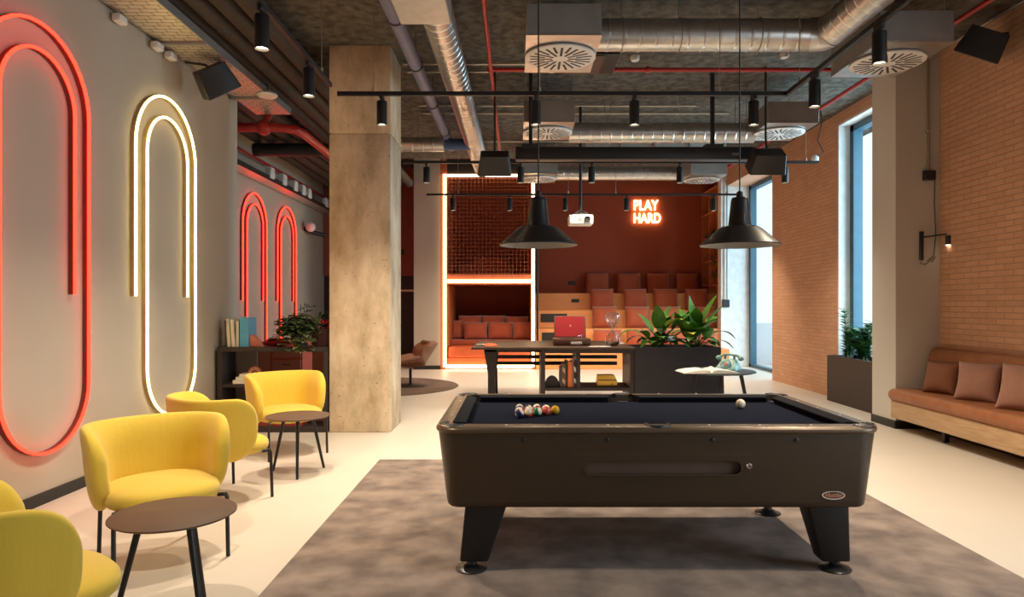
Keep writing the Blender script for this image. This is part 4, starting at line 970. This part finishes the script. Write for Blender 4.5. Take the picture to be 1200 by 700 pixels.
o = MB().box(-.1, .1, -.12, .12, 0, .34).bevel(.01, 1).build('storage_box', M['black_trim']); o.location = (5.1, 17.7, 3.82); tag(o, 'dark box on the top shelf of the orange shelving', 'box')
# white blind rail at the far pillar
t = thing('cable_conduit', 'slim pale conduit with a dark box on the far pillar', 'conduit', (4.85, 15.9, 0))
MB().tube([(0, -.025, 1.55), (0, -.025, 4.3)], .02, 8).build('pipe', M['white_plastic'], t); MB().tube([(.06, -.025, 1.55), (.06, -.025, 4.3)], .015, 8).build('pipe', M['conduit'], t)
MB().box(-.06, .10, -.07, 0, 1.38, 1.56).bevel(.008, 1).build('junction_box', M['black_plastic'], t)

# ------------------------------------------------------------------ CEILING SERVICES
def duct(mb, p0, p1, r, step=.14, ridge=.004):
    p0, p1 = Vector(p0), Vector(p1); L = (p1-p0).length; n = max(2, int(L/step)); d = (p1-p0)/L
    pts, rs = [p0], [r]
    for k in range(1, n):
        c_ = p0+d*(L*k/n)
        pts += [c_-d*.012, c_-d*.004, c_+d*.004, c_+d*.012]; rs += [r, r+ridge, r+ridge, r]
    pts.append(p1); rs.append(r); mb.tube(pts, rs, 28)
t = thing('air_duct', 'silver spiral duct running across the front row of diffusers and bending to the camera', 'duct', (0, 6.5, 4.0))
b = MB(); duct(b, (.72, 0, 0), (2.80, 0, 0), .15); b.build('cross_run', M['galv'], t, ang=20)
b = MB(); duct(b, (2.95, -.12, 0), (2.95, -4.5, 0), .15); b.build('branch', M['galv'], t, ang=20)
b = MB(); b.tube([(2.78, 0, 0), (2.90, -.03, 0), (2.95, -.14, 0)], .158, 28); b.build('elbow', M['galv'], t, ang=20)
b = MB()
for x in (1.0, 1.55, 2.3): b.tube([(x+.0, .156*math.cos(2*PI*k/24), .156*math.sin(2*PI*k/24)) for k in range(24)], .006, 6, closed=True); b.cyl((x, 0, .15), (x, 0, .345), .004, None, 6)
b.build('hanger', M['conduit'], t)
def simple_duct(label, p0, p1, r, m='galv', name='air_duct', hang=(), htop=H0):
    t = thing(name, label, 'duct', p0); q = Vector(p1)-Vector(p0)
    b = MB(); duct(b, (0, 0, 0), q, r); b.build('run', M[m], t, ang=20)
    b = MB(); ok = False
    for f_ in hang:
        c_ = q*f_; b.cyl((c_.x, c_.y, c_.z+r*.9), (c_.x, c_.y, htop-p0[2]), .004, None, 6); ok = True
    if ok: b.build('hanger', M['conduit'], t)
    return t
simple_duct('silver spiral duct crossing behind the second row of diffusers', (.72, 9.35, 3.79), (3.25, 9.35, 3.79), .135, hang=(.2, .6, .9))
simple_duct('silver spiral duct crossing behind the projection screen case', (.6, 12.9, 3.92), (3.2, 12.9, 3.92), .13, hang=(.3, .7))
simple_duct('long silver spiral duct running into the depth left of the red pipe', (-.68, 5.62, 3.93), (-.63, 12.6, 3.93), .14, hang=(.15, .55))
simple_duct('short silver duct stub right of the concrete column', (-1.9, 10.4, 3.88), (-1.1, 10.4, 3.88), .11, hang=(.5,))
t = thing('pipe', 'dark blue collar pipe joining the silver stub', 'pipe', (-1.1, 10.4, 3.88)); MB().cyl((0, 0, 0), (.42, 0, 0), .085).build('run', mat('blue_collar', (.05, .09, .22), .5), t)
t = thing('pipe', 'blue grey pipe running into the depth beside the long silver duct', 'pipe', (-1.09, 3.5, 4.0))
b = MB(); b.tube([(0, 0, 0), (.03, 7.6, 0)], .07, 18); b.build('run', M['bluepipe'], t)
b = MB()
for y in (1.0, 2.6, 3.8, 5.2, 6.6): b.tube([(.004*y, y-.015, 0), (.004*y, y+.015, 0)], .077, 18); b.cyl((.004*y, y, .07), (.004*y, y, .35), .004, None, 6)
b.build('clamp', M['black_trim'], t)
# rectangular galvanised trunking
t = thing('rectangular_duct', 'bright rectangular duct crossing behind the screen case', 'duct', (2.2, 11.2, 3.85))
b = MB()
for k in range(4): b.box(-1.1+.56*k, -1.1+.56*k+.54, -.3, .3, 0, .26)
b.bevel(.004, 1); b.build('section', M['galvlight'], t)
for k in range(5): MB().box(-1.125+.56*k, -1.095+.56*k, -.33, .33, -.03, .29).build('flange', M['plenum'], t)
for x in (-.9, .9): MB().cyl((x, 0, .26), (x, 0, .5), .005, None, 6).build('hanger', M['conduit'], t)
t = thing('vent_box', 'pale metal vent box at the head of the long silver duct', 'vent', (-.75, 5.7, 3.76))
b = MB(); b.box(-.21, .21, -1.0, -.03, 0, .42); b.bevel(.006, 1); b.build('casing', M['galvlight'], t)
MB().box(-.23, .23, -1.02, -.01, .40, .42).build('flange', M['conduit'], t)
for x in (-.18, .2): MB().cyl((x, -.3, .42), (x, -.3, .59), .005, None, 6).build('hanger', M['conduit'], t)

# diffusers
def diffuser(label, loc):
    t = thing('air_diffuser', label, 'air vent', loc, 0, 'round ceiling air diffusers')
    MB().box(-.325, .325, -.49, .45, .012, .275).bevel(.004, 1).build('plenum_box', M['plenum'], t)
    MB().box(-.327, .327, -.492, .452, .0, .014).build('bottom_plate', M['galv'], t)
    b = MB(); b.lathe([(0, -.028), (.31, -.028), (.328, -.02), (.328, -.006), (.30, 0), (0, 0)], 56)
    plate = b.build('face_plate', M['white_plastic'], t)
    s = MB()
    for k in range(12):
        a = 2*PI*k/12
        for r0, r1, da in ((.075, .28, 0), (.15, .295, PI/12)):
            s.M = Rz(a+da); s.box(r0, r1, -.011, .011, -.0295, -.0275)
    s.build('slot', M['pocket'], plate, smooth=False)
    h = MB()
    for x in (-.30, .30):
        for y in (-.4, .4): h.cyl((x, y, .27), (x, y, H0-loc[2]), .004, None, 6)
    h.build('hanger', M['conduit'], t)
    return t
d0 = diffuser('left round air diffuser of the front row above the pool table', (.41, 6.36, 3.75))
dup(d0, (3.53, 6.5, 3.75), 0, 'right round air diffuser of the front row near the brick wall')
dup(d0, (.42, 9.14, 3.75), 0, 'left round air diffuser of the middle row')
dup(d0, (3.53, 9.18, 3.75), 0, 'right round air diffuser of the middle row')
dup(d0, (.40, 12.5, 3.75), 0, 'left round air diffuser of the back row before the pod')
dup(d0, (3.42, 12.6, 3.75), 0, 'right round air diffuser of the back row near the sign')
# dark hung unit behind the left front diffuser
t = thing('ceiling_unit', 'dark box hung behind the left front diffuser', 'ceiling unit', (.72, 7.35, 4.02))
MB().box(-.20, .36, -.3, .3, 0, .25).bevel(.005, 1).build('casing', M['black_trim'], t)
MB().box(-.18, .20, -.28, .28, -.012, 0).build('underside_panel', mat('brown_panel', (.11, .06, .045), .6), t)
for x in (-.17, .3):
    MB().cyl((x, -.25, .24), (x, -.25, .34), .006, None, 6).build('hanger', M['conduit'], t)

# red sprinkler pipes
def pipe(label, pts, r, m, name='pipe', cat='pipe', fit=()):
    p0 = Vector(pts[0]); t = thing(name, label, cat, p0)
    MB().tube([Vector(p)-p0 for p in pts], r, 12).build('run', M[m], t)
    for q in fit: MB().sphere(Vector(q)-p0, r*1.7, 12, 8).build('fitting', M[m], t)
    return t
pipe('red sprinkler pipe running into the depth beside the long silver duct', [(-.29, 2.5, 4.12), (-.29, 12.3, 4.12)], .024, 'redpipe', 'sprinkler_pipe', fit=[(-.29, 7.8, 4.12)])
pipe('red sprinkler pipe crossing the ceiling behind the front diffusers', [(-.28, 7.8, 4.12), (4.2, 7.8, 4.12)], .024, 'redpipe', 'sprinkler_pipe', fit=[(1.5, 7.8, 4.12)])
pipe('red sprinkler pipe running along the right brick wall', [(4.2, 3.0, 4.12), (4.12, 13.4, 4.12)], .026, 'redpipe', 'sprinkler_pipe', fit=[(4.16, 7.8, 4.12)])
pipe('thin red pipe crossing before the red back wall', [(.7, 14.4, 4.60), (3.2, 14.4, 4.60)], .025, 'redpipe', 'sprinkler_pipe')
rh_ = bpy.data.objects['sprinkler_pipe.003']
for x in (.5, 2.0): MB().cyl((x, 0, .02), (x, 0, .18), .006, None, 6).build('hanger', M['conduit'], rh_)
pipe('thick red pipe elbow below the ceiling beside the plaster corner', [(-4.5, 8.8, 3.72), (-3.05, 8.8, 3.72), (-2.88, 8.9, 3.72), (-2.84, 9.1, 3.72), (-2.84, 12.0, 3.72)], .058, 'redpipe', 'sprinkler_pipe', fit=[(-3.25, 8.8, 3.72)])
pipe('red riser branching from the thick red pipe', [(-3.25, 8.8, 3.76), (-3.2, 8.95, 4.0), (-3.0, 9.2, 4.15)], .045, 'redpipe', 'sprinkler_pipe')
pipe('thin red pipe running along the recessed wall above the junction boxes', [(-4.55, 8.6, 4.0), (-4.55, 17, 4.0)], .025, 'redpipe', 'sprinkler_pipe')
# steel conduits across the soffit
for i, (y, z, x0, x1, lb) in enumerate(((5.85, 4.31, -1.5, 4.6, 'first steel conduit across the soffit counted from the camera'), (6.15, 4.31, -1.6, .2, 'second steel conduit across the soffit, ending at the front diffuser'), (8.15, 4.31, -1.35, 1.2, 'steel conduit across the soffit right of the column top'), (8.42, 4.31, -1.35, -.3, 'short steel conduit close behind the column'), (9.85, 4.31, -1.4, 2.6, 'steel conduit crossing before the second diffuser row'), (10.25, 4.31, -1.4, 3.2, 'steel conduit crossing behind the second diffuser row'), (12.0, 4.31, -1.6, 3.2, 'last steel conduit before the red back wall'))):
    pipe(lb, [(x0, y, z), (x1, y, z)], .016, 'conduit', 'conduit', 'conduit')
pipe('thin steel conduit along the top of the right brick wall', [(4.7, 3.0, 4.25), (4.7, 8.6, 4.25)], .014, 'conduit', 'conduit', 'conduit')
# brown lagged pipes at the left
for i, x in enumerate((-3.02, -2.80, -2.58, -2.36)):
    pipe(['brown lagged pipe nearest the plaster wall', 'second brown lagged pipe from the plaster wall', 'third brown lagged pipe from the plaster wall', 'brown lagged pipe nearest the black track'][i], [(x, 1.0, 4.12), (x, 15.0, 4.12)], .098, 'brownpipe', 'lagged_pipe')
for i, x in enumerate((-4.25, -4.0, -3.75, -3.5)):
    pipe(['lagged pipe nearest the recessed wall above its cable tray', 'second lagged pipe from the recessed wall', 'third lagged pipe from the recessed wall', 'lagged pipe over the recess nearest the plaster corner'][i], [(x, 8.5, 4.2), (x, 17.0, 4.2)], .10, 'brownpipe', 'lagged_pipe')
# cable tray along the plaster wall
t = thing('cable_tray', 'perforated steel cable tray along the top of the plaster wall', 'cable tray', (-3.15, 4.5, 3.90))
MB().box(-.20, .22, -4, 4.35, 0, .006).build('tray_bottom', M['tray'], t)
MB().box(-.215, -.20, -4, 4.35, 0, .08).build('side_rail', M['galv'], t); MB().box(.22, .235, -4, 4.35, 0, .08).build('side_rail', M['plenum'], t)
for y in (-1.5, .2, 1.9, 3.6): MB().box(-.25, .23, y-.02, y+.02, -.03, 0).build('bracket', M['plenum'], t)
for i, y in enumerate((4.95, 5.75, 6.35, 6.6)):
    o = MB().box(-.035, .035, -.06, .06, -.035, .03).bevel(.008, 1).build('junction_box', M['white_plastic']); o.location = (-3.34, y, 3.84); tag(o, ['pale junction box nearest the camera under the cable tray', 'second pale junction box under the cable tray', 'third pale junction box under the cable tray', 'pale junction box beside the wall speaker'][i], 'junction box', 'boxes under the wall tray')
t = thing('cable_tray', 'red lit cable tray along the top of the recessed wall', 'cable tray', (-4.5, 12.5, 3.66))
MB().box(-.17, .15, -4, 5.4, 0, .01).build('tray_bottom', M['galvlight'], t); MB().box(.15, .165, -4, 5.4, -.03, .05).build('side_rail', M['black_trim'], t)
b = MB()
for k in range(5): b.tube([(-.10+.05*k, -4, .04+.01*(k % 2)), (-.10+.05*k, 0, .03), (-.09+.05*k, 5.4, .04)], .014, 6)
b.build('cables', mat('dark_cable', (.03, .04, .07), .6), t)
for i, y in enumerate((12.1, 12.75, 13.4, 13.9, 14.3, 15.6)):
    o = MB().box(-.05, .05, -.10, .10, 0, .20).bevel(.01, 1).build('junction_box', M['white_plastic']); o.location = (-4.36, y, 3.672); tag(o, '%s white junction box on the recessed wall tray, counted from the plaster corner' % ['first', 'second', 'third', 'fourth', 'fifth', 'last'][i], 'junction box', 'white boxes on the recessed wall tray')
pipe('dark beam like duct crossing the recess ceiling', [(-4.3, 11.2, 3.98), (-2.3, 11.2, 3.98)], .11, 'black_trim', 'air_duct', 'duct')
# white oval access point
t = thing('access_point', 'white round access point hung under the pipes near the plaster corner', 'access point', (-2.92, 8.0, 3.87)); MB().lathe([(0, 0), (.10, 0), (.12, .02), (.11, .04), (0, .045)], 32).build('body', M['white_plastic'], t); MB().cyl((0, 0, .04), (0, 0, .16), .012).build('bracket', M['black_trim'], t)
# camera-like light on the recess wall
t = thing('wall_camera', 'small round lamp on a dark bracket high on the recessed wall', 'lamp', (-4.62, 15.0, 3.15)); MB().sphere((.1, 0, 0), .11, 18, 12).build('globe', M['white_plastic'], t); MB().tube([(-.08, .1, -.02), (.1, .25, -.1), (.28, .45, -.14)], .05, 10).build('bracket', M['black_trim'], t)
for i, (x, y, z) in enumerate(((1.39, 8.0, 4.25), (.4, 7.7, 4.06), (3.1, 7.9, 4.27))):
    o = MB().lathe([(0, 0), (.04, 0), (.055, .02), (.055, .06), (0, .06)], 20).build('smoke_detector', M['white_plastic']); o.location = (x, y, z if i == 1 else 4.29); tag(o, ['white smoke detector above the red cross pipe', 'white detector just below the left front diffuser', 'detector on the soffit near the right track'][i], 'smoke detector')

# ------------------------------------------------------------------ LIGHTING TRACKS AND SPOTS
def track(label, p0, p1, z, hangs):
    t = thing('lighting_track', label, 'lighting track', (p0[0], p0[1], z)); d = Vector((p1[0]-p0[0], p1[1]-p0[1], 0)); L = d.length; d.normalize(); n = Vector((-d.y, d.x, 0))
    b = MB(); q = [n*-.018, n*.018, d*L+n*.018, d*L-n*.018]
    b.loops([[(p.x, p.y, -.018) for p in q], [(p.x, p.y, .018) for p in q]]); b.build('rail', M['black_plastic'], t)
    for f_ in hangs:
        h = MB(); c_ = d*L*f_; top = (H0 if p0[1] < 13.5 else H1)-z
        h.cyl((c_.x, c_.y, .018), (c_.x, c_.y, top), .0035, None, 6); h.cyl((c_.x, c_.y, .018), (c_.x, c_.y, .06), .011, None, 8); h.build('suspension_wire', M['conduit'], t)
TZ1 = 3.38
track('black lighting track running to the camera over the yellow chairs', (-1.65, .8), (-1.65, 6.05), TZ1, (.3, .65, .95))
track('black lighting track running to the camera on the right', (2.50, .8), (2.50, 6.30), TZ1, (.3, .65, .95))
track('black lighting track crossing in front of the concrete column', (-1.65, 6.3), (2.50, 6.3), TZ1, (.08, .45, .85))
track('black lighting track crossing behind the projection screen case', (-1.6, 9.6), (4.25, 9.6), 3.44, (.1, .5, .97))
track('black lighting track crossing before the pod and the sign', (-1.63, 12.4), (4.1, 12.4), 3.44, (.1, .45, .6, .95))
def spotlight(label, loc, power=SPOT_W, ang=120, rz=0):
    t = thing('track_spotlight', label, 'spotlight', loc, rz, 'black track spotlights')
    MB().box(-.016, .016, -.05, .05, -.055, -.018).bevel(.004, 1).build('adapter', M['black_plastic'], t)
    MB().tube([(0, .0, -.05), (.0, .0, -.075)], .012, 8).build('swivel', M['black_plastic'], t)
    b = MB(); b.lathe([(0, -.07), (.044, -.07), (.047, -.075), (.047, -.29), (.043, -.29), (.043, -.265), (0, -.265)], 28); b.build('body', M['black_plastic'], t)
    MB().lathe([(0, -.272), (.0415, -.272), (.0415, -.268), (0, -.268)], 24).build('lens', M['bulb'], t)
    ld = bpy.data.lights.new('spot_beam', 'SPOT'); ld.energy = power; ld.color = WARM; ld.spot_size = R(ang); ld.spot_blend = .9; ld.shadow_soft_size = .025
    lo = bpy.data.objects.new('spot_beam', ld); C.objects.link(lo); lo.parent = t; lo.location = (0, 0, -.30)
    return t
s0 = spotlight('spotlight nearest the camera on the left track', (-1.65, 4.43, TZ1))
dup(s0, (-1.65, 5.43, TZ1), 0, 'spotlight on the left track nearer the column')
dup(s0, (-1.65, 2.6, TZ1), 0, 'spotlight on the left track out above the nearest chair')
dup(s0, (2.50, 4.70, TZ1), 0, 'spotlight nearest the camera on the right track')
dup(s0, (2.50, 5.72, TZ1), 0, 'spotlight on the right track nearer the window')
dup(s0, (2.50, 2.8, TZ1), 0, 'spotlight on the right track out of the top of the photo')
s1 = dup(s0, (-1.24, 6.3, TZ1), 0, 'spotlight in front of the column on the cross track')
def brighter(root, power, aim=0):
    for c_ in root.children:
        if c_.type == 'LIGHT': c_.data = c_.data.copy(); c_.data.energy = power; c_.rotation_euler.x = R(aim)
brighter(s1, 220)
for x, lb in ((.18, 'spotlight on the front cross track under the left diffuser'), (1.09, 'spotlight in the middle of the front cross track'), (2.19, 'spotlight at the right end of the front cross track')): dup(s0, (x, 6.3, TZ1), 0, lb)
for x, lb in ((-1.26, 'spotlight right of the column on the second cross track'), (.06, 'spotlight beside the hanging speaker on the second cross track'), (1.06, 'spotlight below the middle of the screen case'), (2.30, 'spotlight below the right part of the screen case'), (3.78, 'spotlight before the far brick wall on the second cross track')): dup(s0, (x, 9.6, 3.44), 0, lb)
for x, lb in ((-1.15, 'first spotlight from the left on the track before the pod'), (-.12, 'second spotlight from the left on the track before the pod'), (.89, 'third spotlight from the left on the track before the pod'), (2.0, 'spotlight just left of the glowing sign'), (3.58, 'last spotlight on the right of the track before the sign')): brighter(dup(s0, (x, 12.4, 3.44), 0, lb), 230 if x > .5 else 120, 24)

# pendant lamps
def pendant(label, loc):
    t = thing('pendant_lamp', label, 'pendant lamp', loc, 0, 'black pendant lamps over the pool table')
    outer = [(.044, .292), (.049, .285), (.052, .27), (.068, .125), (.072, .118), (.108, .114), (.128, .102), (.222, .018), (.238, .006), (.236, 0)]
    inner = [(.230, .004), (.216, .016), (.122, .094), (.10, .104), (.058, .11), (.04, .28)]
    b = MB(); b.lathe(outer[::-1]+[(0.0, .294)], 56, cap=False); b.build('shade', M['lampblack'], t, ang=35)
    b = MB(); b.lathe([(.235, .001)]+inner+[(0, .281)], 56, cap=False); b.build('shade_lining', M['lampinner'], t, ang=35)
    MB().sphere((0, 0, .10), .04, 16, 12).build('light_bulb', M['white_plastic'], t)
    MB().lathe([(0, .29), (.022, .29), (.018, .325), (.006, .335), (0, .335)], 18).build('cable_gland', M['black_plastic'], t)
    MB().cyl((0, 0, .33), (0, 0, H0-loc[2]-.03), .0045, None, 8).build('cord', M['black_plastic'], t)
    MB().lathe([(0, H0-loc[2]-.035), (.05, H0-loc[2]-.035), (.05, H0-loc[2]), (0, H0-loc[2])], 20).build('ceiling_rose', M['black_plastic'], t)
    return t
pd = pendant('left black enamel pendant lamp over the pool table', (.135, 4.155, 1.79))
dup(pd, (1.36, 4.155, 1.79), 0, 'right black enamel pendant lamp over the pool table')

# projection screen case with drop rods
t = thing('projection_screen', 'long black projection screen case hung on two rods', 'projection screen', (1.49, 8.6, 3.25))
MB().box(-1.50, 1.50, -.08, .08, 0, .16).bevel(.015, 2).build('case', M['black_plastic'], t)
for x in (-1.31, .98):
    MB().box(x-.022, x+.022, -.022, .022, .16, H0-3.25).build('drop_rod', M['black_plastic'], t); MB().box(x-.11, x+.11, -.09, .09, .14, .19).build('bracket', M['black_trim'], t)
MB().box(1.2, 1.3, -.086, -.08, .05, .085).build('maker_label', M['grille'], t)
# projector
t = thing('projector', 'white projector on a black ceiling pole', 'projector', (.94, 10.0, 2.60))
MB().box(-.175, .175, -.14, .16, .0, .14).bevel(.02, 3).build('body', M['white_plastic'], t)
b = MB(); b.M = T(.085, -.14, .075) @ Matrix.Rotation(PI/2, 4, 'X'); b.lathe([(0, 0), (.046, 0), (.046, .025), (.036, .028), (.032, .012), (0, .012)], 24); b.build('lens', M['black_plastic'], t)
MB().box(-.05, .02, -.143, -.138, .04, .10).build('grille', M['grille'], t)
b = MB(); b.box(-.10, .10, -.1, .1, .15, .165); b.tube([(-.09, -.09, .16), (0, 0, .22), (.09, .09, .16)], .012, 8); b.tube([(.09, -.09, .16), (0, 0, .22), (-.09, .09, .16)], .012, 8); b.build('bracket', M['black_trim'], t)
MB().cyl((0, 0, .15), (0, 0, H0-2.60), .022).build('pole', M['black_plastic'], t)
# speakers
def speaker(label, loc, rot, sx=.42, sy=.25, sz=.24, hang=None):
    t = thing('loudspeaker', label, 'loudspeaker', loc)
    mt = rot.to_4x4()
    b = MB(); b.M = mt; b.loops([[(x*k, y*k2, z) for x, y in rrect(-sx/2, sx/2, -sy/2, sy/2, .02, 3)] for z, k, k2 in ((-sz/2, 1, 1), (sz/2, .82, .8))]); b.build('cabinet', M['black_plastic'], t, ang=30)
    b = MB(); b.M = mt; b.box(-sx/2+.012, sx/2-.012, -sy/2+.012, sy/2-.012, -sz/2-.008, -sz/2+.004); b.build('grille', M['grille'], t)
    if hang: MB().tube(hang, .014, 8).build('bracket', M['black_trim'], t)
RX = lambda a: Matrix.Rotation(R(a), 4, 'X'); RY = lambda a: Matrix.Rotation(R(a), 4, 'Y')
speaker('black loudspeaker hanging left of the screen case', (-.27, 8.5, 3.20), RX(35).to_3x3(), hang=[(0, 0, .1), (0, .05, .3), (0, .05, H0-3.20)])
speaker('black loudspeaker hanging at the right end of the screen case', (3.05, 8.3, 3.18), RX(38).to_3x3(), .44, hang=[(0, 0, .1), (0, .05, .3), (0, .05, H0-3.18)])
speaker('black loudspeaker tilted below the tray on the plaster wall', (-3.02, 6.85, 3.69), (Matrix.Rotation(R(25), 4, 'Z') @ RY(-32) @ RX(20)).to_3x3(), .36, .30, .26, hang=[(0, 0, .08), (-.1, 0, .15), (-.3, 0, .18)])
speaker('black loudspeaker tilted high on the right brick wall', (4.62, 6.75, 4.02), (Matrix.Rotation(R(-25), 4, 'Z') @ RY(28) @ RX(20)).to_3x3(), .42, .30, .26, hang=[(0, 0, .05), (.15, .05, .1), (.28, .05, .12)])
# small dark bracket piece and white sensor on the far brick wall track end
t = thing('track_power_feed', 'white power feed at the wall end of the second cross track', 'power feed', (4.2, 9.6, 3.46)); MB().lathe([(0, 0), (.05, 0), (.05, .05), (.02, .08), (0, .08)], 18).build('cap', M['white_plastic'], t)
MB().tube([(0, 0, .06), (.12, .0, .12), (.06, .05, .3), (.15, .1, .6), (.1, .12, .88)], .008, 6).build('cord', M['black_plastic'], t)
# pillar fittings
t = thing('wall_lamp', 'black wall lamp with a swing arm on the pillar above the bench', 'wall lamp', (4.68, 7.9, 2.15))
MB().box(-.022, .022, -.03, 0, -.20, .13).bevel(.006, 1).build('wall_bar', M['black_plastic'], t)
MB().tube([(.0, -.03, .06), (.0, -.06, .06), (.20, -.16, .085)], .009, 8).build('arm', M['black_plastic'], t)
MB().lathe([(0, 0), (.030, 0), (.034, .01), (.034, .105), (0, .11)], 20, (.215, -.17, -.04)).build('lamp_head', M['black_plastic'], t)
MB().lathe([(0, -.001), (.028, -.001), (.028, .002), (0, .002)], 20, (.215, -.17, -.0415)).build('lens', M['bulb'], t)
b = MB(); b.tube([(.0, -.035, -.2), (-.03, -.04, -.24), (.03, -.05, -.25), (.10, -.04, -.19), (.15, -.03, -.16), (.12, -.03, -.22), (.05, -.04, -.21), (.14, -.02, -.15), (.165, -.015, .1), (.15, -.015, .45), (.155, -.015, .78)], .005, 6); b.build('cord', M['black_plastic'], t)
t = thing('cable_conduit', 'steel conduit with a black box on the pillar above the wall lamp', 'conduit', (4.76, 7.9, 2.92))
MB().box(-.065, .065, -.06, 0, -.05, .06).bevel(.006, 1).build('junction_box', M['black_plastic'], t); MB().cyl((0, -.02, .06), (0, -.02, 1.42), .014, None, 10).build('pipe', M['conduit'], t); MB().box(-.025, .025, -.03, 0, .50, .53).build('clip', M['galvlight'], t)
for L_ in bpy.data.objects:
    if L_.type == 'MESH' and not L_.data.polygons: print('EMPTY', L_.name)
